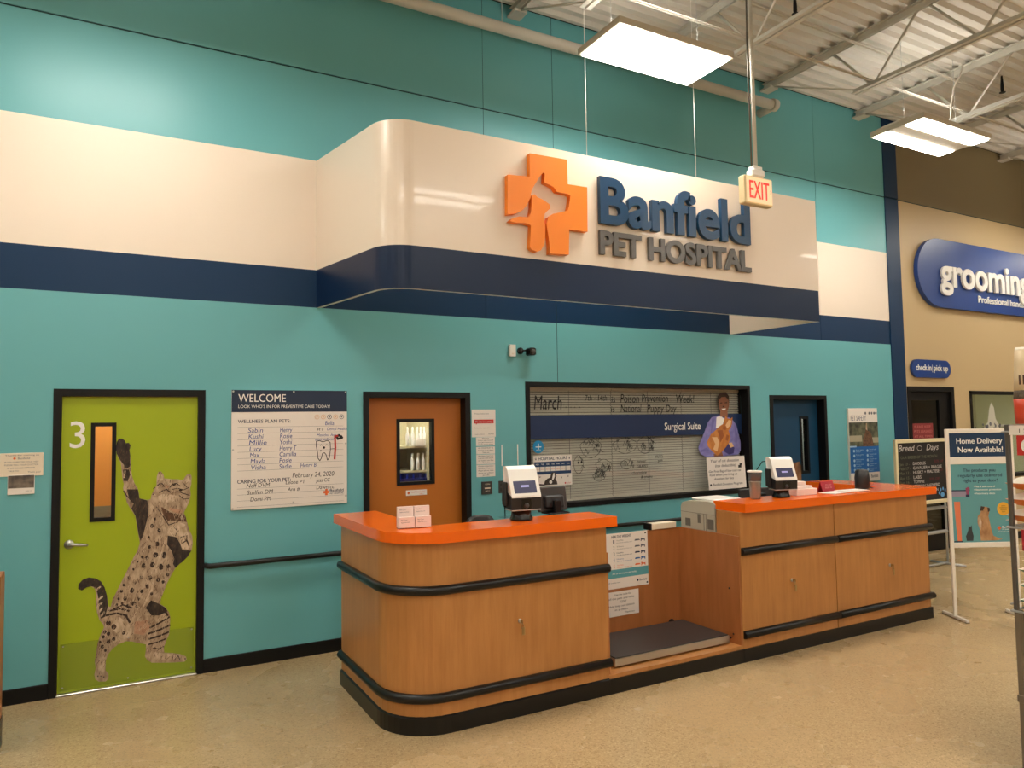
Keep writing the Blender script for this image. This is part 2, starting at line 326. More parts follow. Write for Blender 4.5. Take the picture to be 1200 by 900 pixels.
CAT_STRIPES=[([(0.294,0.394),(0.355,0.419),(0.422,0.454)],0.012),([(0.284,0.351),(0.356,0.368),(0.426,0.392)],0.013),([(0.285,0.311),(0.356,0.323),(0.418,0.342)],0.012),([(0.285,0.272),(0.346,0.28),(0.398,0.294)],0.01),([(0.004,0.524),(0.072,0.531),(0.132,0.506),(0.157,0.453)],0.013),([(0.023,0.554),(0.091,0.561),(0.151,0.536)],0.011),([(0.354,0.509),(0.396,0.498),(0.412,0.467)],0.012),([(0.052,0.566),(0.111,0.586),(0.171,0.556)],0.009),([(0.462,0.131),(0.488,0.155),(0.499,0.125)],0.005),([(0.316,0.239),(0.357,0.227),(0.386,0.24)],0.008),([(0.33,1.448),(0.348,1.467),(0.369,1.46),(0.377,1.439)],0.009),([(0.417,1.432),(0.435,1.457),(0.463,1.461),(0.488,1.44)],0.009),([(0.43,1.416),(0.472,1.422),(0.515,1.408),(0.553,1.425)],0.008),([(0.473,1.397),(0.515,1.38),(0.556,1.363)],0.009),([(0.483,1.367),(0.516,1.336),(0.548,1.34)],0.008),([(0.346,1.395),(0.372,1.412),(0.396,1.418),(0.422,1.394)],0.01),([(0.304,1.429),(0.315,1.438)],0.008),([(0.3,1.384),(0.315,1.394)],0.008),([(0.387,1.488),(0.393,1.465)],0.006),([(0.419,1.49),(0.417,1.469)],0.006),([(0.504,1.47),(0.536,1.428)],0.008),([(0.497,1.048),(0.54,1.056),(0.54,1.009)],0.009),([(0.454,1.121),(0.475,1.096),(0.46,1.062)],0.008),([(0.508,1.0),(0.54,1.021),(0.557,0.973)],0.008),([(0.374,1.219),(0.411,1.147),(0.475,1.165)],0.009),([(0.327,1.291),(0.39,1.183)],0.007),([(0.106,1.423),(0.127,1.383),(0.173,1.335)],0.01)]
CROSS=[(2.746,3.854),(2.948,3.869),(2.951,4.062),(3.311,4.069),(3.315,3.861),(3.511,3.864),(3.505,3.482),(3.321,3.483),(3.312,3.267),(3.124,3.257),(3.125,3.323),(3.118,3.388),(3.106,3.452),(3.1,3.506),(3.118,3.558),(3.163,3.591),(3.228,3.611),(3.307,3.636),(3.321,3.668),(3.339,3.766),(3.311,3.779),(3.206,3.781),(3.174,3.815),(3.13,3.83),(3.085,3.84),(3.091,3.919),(3.078,3.922),(3.042,3.883),(3.003,3.823),(2.964,3.762),(2.95,3.695),(2.918,3.631),(2.874,3.581),(2.813,3.549),(2.74,3.532)]
CATLOGO=[(2.751,3.48),(2.788,3.511),(2.849,3.53),(2.929,3.534),(2.95,3.564),(2.961,3.62),(2.963,3.718),(2.991,3.731),(3.019,3.71),(3.063,3.699),(3.101,3.683),(3.133,3.665),(3.136,3.632),(3.106,3.606),(3.084,3.581),(3.079,3.537),(3.086,3.472),(3.085,3.384),(3.075,3.328),(3.042,3.276),(3.004,3.261),(2.954,3.272),(2.94,3.292),(2.952,3.472),(2.897,3.482),(2.811,3.476)]
W_JACKET=[(6.225,1.944),(6.109,1.922),(6.044,1.861),(5.989,1.755),(5.924,1.65),(5.886,1.576),(5.918,1.507),(5.997,1.467),(6.256,1.465),(6.513,1.48),(6.554,1.525),(6.559,1.619),(6.525,1.73),(6.496,1.824),(6.445,1.88),(6.382,1.919),(6.297,1.912)]
W_FACE=[(6.217,2.106),(6.233,2.153),(6.287,2.176),(6.361,2.161),(6.386,2.107),(6.388,2.052),(6.36,1.99),(6.361,1.92),(6.234,1.928),(6.248,1.99),(6.223,2.044)]
W_HAIR=[(6.208,2.06),(6.209,2.161),(6.257,2.207),(6.342,2.213),(6.389,2.169),(6.393,2.068),(6.381,2.122),(6.333,2.161),(6.269,2.156),(6.23,2.122)]
W_SHIRT=[(6.182,1.921),(6.245,1.936),(6.307,1.901),(6.272,1.827),(6.166,1.79)]
W_CAT=[(6.307,1.897),(6.323,1.935),(6.36,1.907),(6.403,1.9),(6.436,1.922),(6.426,1.841),(6.398,1.787),(6.365,1.764),(6.393,1.686),(6.369,1.624),(6.325,1.579),(6.248,1.519),(6.173,1.476),(6.103,1.524),(6.033,1.587),(6.019,1.633),(6.08,1.723),(6.165,1.775),(6.219,1.813),(6.283,1.843)]
W_CATPALE=[[(6.37,1.888),(6.413,1.88),(6.4,1.826),(6.345,1.788),(6.319,1.827)],[(6.099,1.692),(6.182,1.69),(6.211,1.628),(6.175,1.522),(6.114,1.554),(6.148,1.614)],[(6.358,1.617),(6.412,1.623),(6.442,1.575),(6.388,1.561)]]
W_CATDARK=[[(6.186,1.767),(6.27,1.773),(6.288,1.703),(6.232,1.628),(6.214,1.705)],[(6.293,1.827),(6.334,1.796),(6.316,1.765),(6.27,1.789)],[(6.331,1.718),(6.373,1.702),(6.349,1.64),(6.311,1.656)]]
W_GLOVE=[[(6.282,1.58),(6.369,1.624),(6.452,1.56),(6.438,1.495),(6.363,1.482),(6.29,1.518)]]
W_HAND=[[(6.112,1.493),(6.249,1.527),(6.267,1.468),(6.131,1.465)]]
W_FOLD=[[(6.108,1.906),(6.16,1.903),(6.114,1.799),(6.079,1.693),(6.093,1.799)],[(5.919,1.545),(6.012,1.572),(6.102,1.516),(6.011,1.542),(5.928,1.522)],[(6.465,1.84),(6.502,1.715),(6.486,1.59),(6.47,1.715)]]
W_FACEMARKS=[[(6.246,2.091),(6.279,2.094),(6.279,2.083),(6.247,2.08)],[(6.318,2.094),(6.358,2.097),(6.358,2.086),(6.319,2.083)],[(6.282,2.052),(6.316,2.052),(6.311,2.038),(6.283,2.038)]]
W_SMILE=[[(6.264,2.021),(6.336,2.024),(6.318,2.004),(6.28,2.002)]]
# ------------------------------------------------------------------ camera
f_px, yaw, pit, rol, D_, H_ = 852.41, .50657504, .05604412, -.01558595, 6.16382, 1.869926
cy_, sy_ = math.cos(yaw), math.sin(yaw)
Fw = Vector((sy_ * math.cos(pit), cy_ * math.cos(pit), math.sin(pit))); Rt = Vector((cy_, -sy_, 0)); Up = Rt.cross(Fw)
R2 = Rt * math.cos(rol) + Up * math.sin(rol); U2 = -Rt * math.sin(rol) + Up * math.cos(rol)
cd = bpy.data.cameras.new('camera'); cam = bpy.data.objects.new('camera', cd); COL.objects.link(cam)
Mx = Matrix((R2, U2, -Fw)).transposed().to_4x4(); Mx.translation = Vector((0, -D_, H_)); cam.matrix_world = Mx
cd.sensor_width = 36; cd.lens = f_px * 36 / 1200; cd.clip_end = 200; cd.clip_start = .05
SC.camera = cam

# ------------------------------------------------------------------ room shell
ROOF = 6.065; XL, XR, YF = -6.0, 22.0, -14.0
structure(MB().box(XL, XR, YF, 1.6, -.1, 0).build('floor', TERR))
# wall: a grid of cells, each with its paint and depth, leaving the openings free
def wall(name, holes, xs, zs, paint, depth):
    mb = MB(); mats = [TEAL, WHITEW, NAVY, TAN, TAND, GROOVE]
    def dep(i, j):
        if i < 0 or j < 0 or i >= len(xs) - 1 or j >= len(zs) - 1: return None
        cx, cz = (xs[i] + xs[i + 1]) / 2, (zs[j] + zs[j + 1]) / 2
        for h in holes:
            if h[0] < cx < h[1] and h[2] < cz < h[3]: return None
        return depth(cx, cz)
    for i in range(len(xs) - 1):
        for j in range(len(zs) - 1):
            d = dep(i, j)
            if d is None: continue
            cx, cz = (xs[i] + xs[i + 1]) / 2, (zs[j] + zs[j + 1]) / 2
            p = paint(cx, cz)
            mb.rect(xs[i], xs[i + 1], zs[j], zs[j + 1], d, p)
            for (a, b, q) in ((i + 1, j, [(xs[i + 1], zs[j]), (xs[i + 1], zs[j + 1])]), (i - 1, j, [(xs[i], zs[j + 1]), (xs[i], zs[j])]),
                              (i, j + 1, [(xs[i + 1], zs[j + 1]), (xs[i], zs[j + 1])]), (i, j - 1, [(xs[i], zs[j]), (xs[i + 1], zs[j])])):
                e = dep(a, b)
                if e is None: e = .14
                if e > d + 1e-6:
                    mb.face([(q[0][0], d, q[0][1]), (q[0][0], e, q[0][1]), (q[1][0], e, q[1][1]), (q[1][0], d, q[1][1])], p)
    return structure(mb.build(name, mats))
D1 = (-.348, .663); D2 = (1.935, 2.965); D4 = (6.962, 7.988); WN = (3.567, 6.63, 1.035, 2.29); DH = 2.18
GD = (9.685, 10.795); GW = (11.2, 14.2, .95, 2.27)
holes = [(D1[0], D1[1], -1, DH), (D2[0], D2[1], -1, DH), (D4[0], D4[1], -1, DH), (WN[0], WN[1], WN[2], WN[3]), (GD[0], GD[1], -1, 2.32), GW]
JZ = (4.937, 4.951); JX = [(-3.254, -3.248), (3.144, 3.150), (3.944, 3.951), (7.942, 7.948), (13.0, 13.006)]
xs = sorted(set([XL, XR, 9.367, 9.66] + [a for h in holes for a in h[:2]] + [a for j in JX for a in j]))
zs = sorted(set([0, ROOF, 2.889, 3.212, 4.161, JZ[0], JZ[1], DH, WN[2], WN[3], 2.32, GW[2], GW[3]]))
def paint(x, z):
    if JZ[0] < z < JZ[1]: return 5
    if any(a < x < b for a, b in JX) and (z > 4.161 or (3.9 < x < 4 and z > 2.29)): return 5
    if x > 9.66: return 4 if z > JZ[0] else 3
    if x > 9.367: return 2
    if 2.889 < z < 3.212: return 2
    if 3.212 < z < 4.161: return 1
    return 0
def depth(x, z):
    if JZ[0] < z < JZ[1]: return .008
    if any(a < x < b for a, b in JX) and z > (2.29 if 3.9 < x < 4 else 2.889): return 0.0 if z < 2.889 else .004
    if 9.367 < x < 9.66: return -.012
    return 0.0
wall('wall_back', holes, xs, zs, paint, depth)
structure(MB().box(XL, XR, .14, .2, ROOF, ROOF + .1).box(XL, XR, -.0, .14, ROOF, ROOF + .02).build('trim_1', BLACK))
bb = lambda n, a, b: structure(MB().bbox(a, b, -.014, .0, 0, .105, .004).build(n, BLACK))
bb('baseboard_left', XL, D1[0]); bb('baseboard_middle', D1[1], D2[0]); bb('baseboard_counter', D2[1], D4[0]); bb('baseboard_right', D4[1], 9.36); bb('baseboard_grooming', 10.8, XR)

# corrugated roof deck, ribs running along the wall
DECK = mat('deck_paint', (208, 204, 196), .55)
mb = MB(); y = 0.1; prof = []
while y > YF:
    prof += [(y, 6.075), (y - .022, 6.03), (y - .062, 6.03), (y - .084, 6.075)]; y -= .15
for a, b in zip(prof[:-1], prof[1:]):
    mb.face([(XL, a[0], a[1]), (XL, b[0], b[1]), (XR, b[0], b[1]), (XR, a[0], a[1])])
mb.box(XL, XR, YF, .2, 6.16, 6.2)
structure(mb.build('ceiling', DECK))

# roof joists
def joist(x, lab):
    r = empty('roof_joist', (x, 0, 0), label=lab, cat='joist', group='open-web roof joists across the ceiling')
    m = MB()
    for s in (-1, 1):
        m.box(s * .012, s * .055 if s > 0 else -.012, -13.8, -.02, 6.018, 6.026) if s > 0 else m.box(-.055, -.012, -13.8, -.02, 6.018, 6.026)
        m.box(.012 if s > 0 else -.02, .02 if s > 0 else -.012, -13.8, -.02, 5.955, 6.02)
    m.box(-.07, .07, -.16, .0, 5.93, 5.956)
    m.build('top_chord', STEELG, r)
    m = MB()
    m.box(.012, .055, -13.5, -1.23, 5.40, 5.408).box(-.055, -.012, -13.5, -1.23, 5.40, 5.408)
    m.box(.012, .02, -13.5, -1.23, 5.408, 5.455).box(-.02, -.012, -13.5, -1.23, 5.408, 5.455)
    m.build('bottom_chord', STEELG, r)
    MB().tube([(0, -.12, 5.965), (0, -1.30, 5.425)], .011, 6).build('web_member', STEELG, r)
    y = -1.40
    while y > -7.6:
        MB().tube([(0, y - .04, 5.42), (0, y + .42, 5.985)], .014, 6).build('web_member', STEELG, r)
        MB().tube([(0, y - .06, 5.42), (0, y - .58, 5.985)], .014, 6).build('web_member', STEELG, r)
        y -= 1.09
    return r
names = ['above the canopy, half hidden by the large ceiling light', 'behind the hanging pole of the exit sign, second from the left', 'meeting the wall just right of the white pipe end', 'meeting the wall above the navy stripe, just left of the far light', 'over the tan wall, just right of the far light', 'over the tan wall, fourth from the right edge', 'over the tan wall, third from the right', 'over the tan wall, second from the right', 'over the tan wall, farthest right']
for x, nm in zip((3.5, 5.28, 7.06, 8.82, 10.6, 12.38, 14.16, 15.94, 17.72), names):
    joist(x, 'grey roof joist ' + nm)
for (yy, zz, lb) in ((-1.44, 5.475, 'thin grey bridging rod across the joists at their lower edge'), (-1.29, 5.95, 'thin grey bridging rod across the joists just under the deck, nearest the wall'),
                 (-5.0, 5.475, 'thin grey bridging rod low on the joists, nearest the viewer')):
    tag(MB().box(XL, XR, yy - .016, yy + .016, zz - .003, zz + .003).box(XL, XR, yy - .003, yy + .003, zz - .02, zz + .016).build('bridging_rod', STEELG), lb, 'bridging rod', 'bridging rods of the roof joists')

# white pipe along the wall with its end cap
r = empty('wall_pipe', (0, -.22, 5.67), label='long off-white pipe running high along the teal wall', cat='pipe')
MB().tube([(XL, 0, 0), (6.95, 0, 0)], .055, 20).build('pipe_run', STEELG, r)
MB().tube([(6.93, 0, 0), (7.0, 0, 0)], .072, 20).tube([(6.965, 0, 0), (6.965, .1, -.02), (6.965, .22, -.02)], .05, 14).build('end_cap', STEELG, r)
for x in (1.0, 3.25, 5.6): MB().tube([(x, 0, .05), (x, 0, .36)], .004, 6).build('hanger_rod', STEELG, r)

# ------------------------------------------------------------------ ceiling lights
UPL = mat('uplight_glow', (255, 255, 255), .5, emit=(255, 248, 236), estr=LENS_STR * .8)
HOUS = mat('light_housing', (196, 188, 172), .5)
def light(x0, x1, y0, y1, z, lab, strips):
    r = empty('ceiling_light', ((x0 + x1) / 2, (y0 + y1) / 2, z), label=lab, cat='ceiling light', group='hanging fluorescent high-bay lights')
    hx, hy = (x1 - x0) / 2, (y1 - y0) / 2
    m = MB(); b = .02
    m.loft([[(-hx - b, -hy - b, 0), (hx + b, -hy - b, 0), (hx + b, hy + b, 0), (-hx - b, hy + b, 0)],
            [(-hx - b, -hy - b, .055), (hx + b, -hy - b, .055), (hx + b, hy + b, .055), (-hx - b, hy + b, .055)],
            [(-hx * .9, -hy * .62, .11), (hx * .9, -hy * .62, .11), (hx * .9, hy * .62, .11), (-hx * .9, hy * .62, .11)]])
    m.build('housing', HOUS, r)
    if strips:
        for a, c in ((-hy, -hy * .30), (hy * .36, hy)):
            MB().bbox(-hx, hx, a, c, -.012, .0, .006).build('lens', LENS, r)
    else:
        MB().bbox(-hx, hx, -hy, hy, -.012, .0, .006).build('lens', LENS, r)
    for sx in (-1, 1):
        MB().tube([(sx * hx * .8, 0, .11), (sx * hx * .8, 0, 1.02)], .003, 5).build('hanging_wire', SILVER, r)
        MB().box(-hx * .8, hx * .8, sx * hy * .45 - .03, sx * hy * .45 + .03, .1095, .112).build('added_uplight', UPL, r)  # unseen glowing strip, added on top to brighten the roof deck
    return r
LS = []
light(3.47, 4.66, -1.75, -1.21, 5.0, 'large glowing ceiling light hanging above the canopy lettering', False)
light(7.40, 8.63, -1.77, -1.20, 5.0, 'far ceiling light with two glowing lens strips, right of the exit sign', True)
for (cx, cyy) in ((-4.0, -1.48), (-.05, -1.48), (12.1, -1.48), (16.1, -1.48), (-4, -5.2), (.1, -5.2), (4.06, -5.2), (8.0, -5.2), (12.1, -5.2), (16.1, -5.2), (.1, -9), (4.06, -9), (8, -9), (12.1, -9), (-4, -9), (16.1, -9), (-4, -12.4), (.1, -12.4), (4.06, -12.4), (8, -12.4), (12.1, -12.4)):
    if cyy == -1.48: lb = 'ceiling light with two lens strips in the row nearest the wall, centred at ' 
    light(cx - .6, cx + .6, cyy - .28, cyy + .28, 5.0, 'overhead fluorescent ceiling light outside the photo frame', True)
# curly white cord near the far light
tag(MB().tube([(8.02, -1.86, 5.68), (7.98, -1.84, 5.55), (7.93, -1.8, 5.42), (7.97, -1.74, 5.25), (8.03, -1.7, 5.15), (8.02, -1.62, 5.09)], .009, 6).build('power_cord', WHITEP), 'thin white power cord dropping to the far ceiling light', 'cord')

for x, y, lb in ((5.82, -1.50, 'small black sprinkler head under the roof deck, right of the exit sign pole'), (9.516, -1.50, 'small black sprinkler head above the far ceiling light')):
    s_ = empty('sprinkler_head', (x, y, 5.9), label=lb, cat='sprinkler')
    MB().lathe([(.012, -.06), (.02, -.03), (.018, .03), (.01, .145)], n=10).build('body', BLACK, s_); MB().lathe([(.035, -.066), (.035, -.06)], n=12).build('deflector', BLACK, s_)
# ------------------------------------------------------------------ canopy with the hospital lettering
def arc(cx, cy, r, a0, a1, n): return [(cx + r * math.cos(math.radians(a0 + (a1 - a0) * i / n)), cy + r * math.sin(math.radians(a0 + (a1 - a0) * i / n))) for i in range(n + 1)]
can = empty('sign_canopy', (0, 0, 0), label='cream and navy curved canopy carrying the pet hospital lettering', cat='canopy')
side_ang = math.atan2(-.87, .17)     # side wall runs slightly outwards
outer = [(1.533, -.0)]
# tangent arc between side line and front line y=-1.15
rr = .26
nx, ny = math.cos(side_ang + math.pi / 2), math.sin(side_ang + math.pi / 2)   # inward normal (+x)
if nx < 0: nx, ny = -nx, -ny
# centre: distance rr from both lines
cyc = -1.15 + rr
# point on side line: (1.533,0)+t*d ; centre = that + n*rr with y = cyc
dx_, dy_ = math.cos(side_ang), math.sin(side_ang)
t_ = (cyc - ny * rr) / dy_
cxc = 1.533 + t_ * dx_ + nx * rr
a0 = math.degrees(math.atan2(-ny, -nx)); a0 = a0 if a0 > 0 else a0 + 360
outer += arc(cxc, cyc, rr, a0, 270, 14)
outer += [(6.45, -1.15)]
th = .035
inner = [(1.533 + th, 0)] + arc(cxc, cyc, rr - th, a0, 270, 14) + [(6.45 - th, -1.15 + th)]
path_o = outer + [(6.38, 0)]; path_i = inner + [(6.38 - th, 0)]
def shell(z0, z1, po, pi_, smooth_n):
    m = MB()
    for i in range(len(po) - 1):
        a, b, c, d = po[i], po[i + 1], pi_[i + 1], pi_[i]
        sm = 1 <= i <= 14
        m.face([(a[0], a[1], z0), (b[0], b[1], z0), (b[0], b[1], z1), (a[0], a[1], z1)], 0)
        m.face([(d[0], d[1], z1), (c[0], c[1], z1), (c[0], c[1], z0), (d[0], d[1], z0)], 1)
        m.face([(a[0], a[1], z1), (b[0], b[1], z1), (c[0], c[1], z1), (d[0], d[1], z1)], 0)
        m.face([(d[0], d[1], z0), (c[0], c[1], z0), (b[0], b[1], z0), (a[0], a[1], z0)], 1)
    return m
CANW = mat('canopy_cream', (232, 216, 198), .3, coat=.15); CANN = mat('canopy_navy', (12, 36, 68), .35, spec=.3)
shell(3.212, 4.161, path_o, path_i, 0).build('cream_panel', [CANW, CANW], can)
shell(2.889, 3.212, path_o, path_i, 0).build('navy_band', [CANN, CANW], can)
for x in (3.57, 4.82): MB().tube([(x, -1.12, 4.16), (x, -1.12, 6.0)], .003, 5).build('suspension_wire', WHITEP, can)
sg = empty('logo_cross', (0, 0, 0), label='raised orange cross with dog and cat cut-outs on the canopy', cat='logo')
LOGO = mat('logo_orange', (244, 134, 26), .4); LNAVY = mat('letter_navy', (14, 58, 92), .35); LGREY = mat('letter_grey', (96, 94, 92), .4)
MB().prism(CROSS, -1.20, -1.1495).build('cross', LOGO, sg); MB().prism(CATLOGO, -1.20, -1.1495).build('cat', LOGO, sg)
sg = empty('canopy_lettering', (0, 0, 0), label='raised navy and grey hospital name letters on the canopy', cat='sign lettering')
m = letters(MB(), [('Banfield', 3.645, 3.592, .378, 1.79, 'l')], -1.178, bold=.028, depth=.04, res=6); m.build('name_letters', LNAVY, sg)
m = letters(MB(), [('PET HOSPITAL', 3.645, 3.322, .186, 1.80, 'l')], -1.172, bold=.036, depth=.03, res=6); m.build('tagline_letters', LGREY, sg)

# ------------------------------------------------------------------ exit sign
ex = empty('exit_sign', (4.65, -2.0, 3.64), label='small lit red exit sign hanging on a pole before the canopy', cat='exit sign')
CREAMP = mat('aged_cream_plastic', (226, 206, 160), .45)
MB().bbox(-.165, .16, -.02, .05, 0, .232, .008).build('housing', CREAMP, ex)
MB().bbox(-.15, .148, -.026, -.019, .012, .22, .003).build('face_plate', mat('exit_face', (244, 226, 190), .4, emit=(255, 225, 170), estr=.25), ex)
EXR = mat('exit_red', (228, 44, 30), .4, emit=(255, 40, 20), estr=.8)
letters(MB(), [('EXIT', -.118, .045, .145, .225, 'l')], -.028, bold=.02).build('lettering', EXR, ex)
MB().poly([(.12, .10), (.135, .118), (.12, .136), (.12, .13), (.129, .118), (.12, .106)], -.028).build('arrow', EXR, ex)
MB().bbox(-.07, .07, -.03, .055, .232, .30, .012).box(-.05, .05, -.015, .04, .30, .325).build('junction_box', WHITEP, ex)
MB().tube([(0, .01, .32), (0, .01, 2.37)], .017, 12).build('pole', STEELG, ex)
MB().tube([(-.045, .01, .32), (-.05, .01, 1.3), (-.03, .01, 2.36)], .007, 6).build('flex_cable', STEELD, ex)

# ------------------------------------------------------------------ doors
def frame(parent, x0, x1, z1, w=.052, y0=-.012, y1=.14, name='door_frame', z0=0.0):
    m = MB(); m.box(x0, x0 + w, y0, y1, z0, z1).box(x1 - w, x1, y0, y1, z0, z1).box(x0 + w, x1 - w, y0, y1, z1 - w, z1)
    return m.build(name, BLACK, parent)
def leaf(parent, m_, x0, x1, z1, y, hole):
    hx0, hx1, hz0, hz1 = hole; m = MB()
    for a, b, c, d in ((x0, hx0, .012, z1), (hx1, x1, .012, z1), (hx0, hx1, .012, hz0), (hx0, hx1, hz1, z1)): m.box(a, b, y, y + .044, c, d)
    return m.build('door_leaf', m_, parent)
def vision(parent, x0, x1, z0, z1, y, w=.03):
    m = MB(); yy0, yy1 = y - .008, y + .05
    m.box(x0, x0 + w, yy0, yy1, z0, z1).box(x1 - w, x1, yy0, yy1, z0, z1).box(x0 + w, x1 - w, yy0, yy1, z1 - w, z1).box(x0 + w, x1 - w, yy0, yy1, z0, z0 + w)
    v = m.build('window_trim', BLACK, parent)
    MB().box(x0 + w, x1 - w, y + .012, y + .017, z0 + w, z1 - w).build('window_pane', GLASSD, parent)
# green exam room door
d = structure(empty('door_1', (0, 0, 0)))
frame(d, D1[0], D1[1], DH)
leaf(d, LIMEG, -.295, .61, 2.125, .022, (-.10, .04, 1.22, 1.92))
vision(d, -.113, .052, 1.209, 1.933, .022, .028)
letters(MB(), [('3', -.245, 1.752, .19, .098, 'l')], .020, bold=.0).build('door_number', INKW, d)
kp = MB().box(-.28, .595, .0185, .022, .03, .355).build('kick_plate', LIMEK, d)
m = MB()
for x, z in ((-.262, .34), (.58, .34), (-.262, .05), (.58, .05), (.15, .34), (.15, .05)): m.lathe([(.006, 0), (.005, -.003)], (x, .0185, z), 8, 0, 'y')
m.build('screw', STEEL, kp)
MB().bbox(-.30, .615, -.02, .13, .0, .014, .004).build('threshold', STEEL, d)
cat = MB().poly(CAT_BODY, .0172).build('cat_decal', FUR, d)
k = .0004
m = MB()
for i, q in enumerate(CAT_DARK): MB().poly(q, .0168 - i * .00003).build('dark_patch', FURD, cat)
m = MB()
for i, q in enumerate(CAT_LIGHT): MB().poly(q, .0163 - i * .00001).build('pale_patch', FURL, cat)
m = MB()
for q in CAT_PINK: MB().poly(q, .0159).build('pink_patch', FURP, cat)
m = MB()
for q in CAT_BROWN: m.poly(q, .0161)
m.build('bandana', FURB, cat)
m = MB()
for x, z, r_ in CAT_SPOTS:
    pts = [(x + r_ * (.85 + .3 * random.random()) * math.cos(2 * math.pi * k_ / 9) * .8, z + r_ * (.85 + .3 * random.random()) * math.sin(2 * math.pi * k_ / 9)) for k_ in range(9)]
    m.poly(pts, .0155 - len(m.f) * 2e-7)
for q, w in CAT_STRIPES: m.stroke(q, w * (.7 if q[0][1] > 1.0 else 1.1), .0152 - w * .01)
for ex_, ez_ in ((CAT_STRIPES[11][0][1], CAT_STRIPES[11][0][2]), (CAT_STRIPES[12][0][1], CAT_STRIPES[12][0][2])): m.ell((ex_[0] + ez_[0]) / 2, (ex_[1] + ez_[1]) / 2 - .008, .013, .0149, 10, 0, .009)
m.build('spots_and_stripes', FURS, cat)
def inside(p_, poly):
    c_ = False; n_ = len(poly)
    for i in range(n_):
        a, b = poly[i], poly[(i + 1) % n_]
        if (a[1] > p_[1]) != (b[1] > p_[1]) and p_[0] < (b[0] - a[0]) * (p_[1] - a[1]) / (b[1] - a[1]) + a[0]: c_ = not c_
    return c_
rf = random.Random(11)
mk = [MB(), MB(), MB()]; cnt = 0
while cnt < 1500:
    x, z = rf.uniform(-.2, .6), rf.uniform(.1, 1.9)
    if not inside((x, z), CAT_BODY): continue
    a = rf.gauss(1.35, .35); l = rf.uniform(.012, .03); e = (x + l * math.cos(a), z + l * math.sin(a))
    if not inside(e, CAT_BODY): continue
    cnt += 1
    dk = any(inside((x, z), q) or inside(e, q) for q in CAT_DARK)
    k_ = (2 if rf.random() < .75 else 1) if dk else rf.choice((0, 0, 0, 1, 1))
    mk[k_].stroke([(x, z), e], rf.uniform(.0015, .0032), .0150 - cnt * 3e-7)
for mm, nm, mt in zip(mk, ('pale_hairs', 'brown_hairs', 'dark_hairs'), (FURL, FURB, FURD)): tag(mm.build(nm, mt, cat), kind='stuff')
h = MB().lathe([(.032, 0), (.032, -.008), (.026, -.014), (.014, -.016), (.013, -.05), (.0, -.052)], (-.237, .022, 1.06), 20, 0, 'y')
h.tube([(-.237, -.02, 1.06), (-.2, -.03, 1.06), (-.14, -.03, 1.052), (-.12, -.02, 1.05)], [.013, .011, .010, .009], 10)
h.build('door_handle', STEEL, d)
# brown staff door with a window
d = structure(empty('door_2', (0, 0, 0)))
frame(d, D2[0], D2[1], DH)
leaf(d, BURNT, 1.99, 2.912, 2.13, .1, (2.29, 2.62, 1.36, 1.92))
vision(d, 2.274, 2.642, 1.338, 1.939, .1, .03)
MB().bbox(2.36, 2.563, .096, .1, 1.242, 1.292, .002).build('door_sign', PAPER, d)
letters(MB().ell(2.385, 1.267, .012, .0955, 10), [('Staff Entrance', 2.41, 1.268, .012, .13, 'l'), ('only', 2.49, 1.25, .01, .03, 'l')], .0955).build('door_sign_lettering', INKO, d)
# dark blue door
d = structure(empty('door_3', (0, 0, 0)))
frame(d, D4[0], D4[1], DH)
leaf(d, NDOOR, 7.01, 7.936, 2.13, .1, (7.62, 7.74, 1.22, 1.90))
vision(d, 7.600, 7.762, 1.2, 1.92, .1, .034)
dd = MB().poly([(7.38, 1.30), (7.42, 1.365), (7.48, 1.345), (7.57, 1.355), (7.60, 1.30), (7.60, .93), (7.44, .90), (7.36, 1.0)], .0985).build('dog_decal', mat('brown_dog_fur', (150, 104, 66), .8, noise=(18, (92, 62, 42), .7, (1, 1, .5))), d)
MB().poly([(7.40, 1.31), (7.43, 1.34), (7.50, 1.20), (7.53, 1.08), (7.46, 1.04), (7.42, 1.16)], .0980).build('pale_fur', FURL, dd)
# rooms behind the doors (what the panes show)
def backroom(name, x0, x1, y1, z1, m_up, m_low=None, zsplit=None):
    m = MB()
    m.face([(x0, y1, 0), (x1, y1, 0), (x1, y1, z1), (x0, y1, z1)][::1], 0)
    if zsplit: m.face([(x0, y1 - .01, 0), (x1, y1 - .01, 0), (x1, y1 - .01, zsplit), (x0, y1 - .01, zsplit)], 1)
    m.face([(x0, .2, 0), (x0, y1, 0), (x0, y1, z1), (x0, .2, z1)], 0); m.face([(x1, y1, 0), (x1, .2, 0), (x1, .2, z1), (x1, y1, z1)], 0)
    m.face([(x0, .2, z1), (x0, y1, z1), (x1, y1, z1), (x1, .2, z1)], 0)
    m.face([(x0, .14, z1), (x0, .2, z1), (x1, .2, z1), (x1, .14, z1)], 0)
    return structure(m.build(name, [m_up, m_low or m_up]))
ORW = mat('exam_room_orange', (236, 152, 62), .6); GRW = mat('exam_room_grey', (140, 128, 108), .6); CRW = mat('store_room_cream', (216, 206, 176), .6)
DKW = mat('dark_room_grey', (40, 42, 46), .7)
backroom('wall_exam', -1.0, 1.35, 1.5, 2.5, ORW, GRW, 1.19)
backroom('wall_storage', 1.4, 3.1, 1.5, 2.5, CRW)
backroom('wall_surgery', 3.4, 6.75, .9, 2.6, DKW)
backroom('wall_office', 6.8, 9.2, 1.4, 2.5, mat('office_navy', (18, 36, 56), .7))
structure(MB().box(XL, XR, .13, .145, 2.0, 2.0).build('trim_2', BLACK)) if False else None
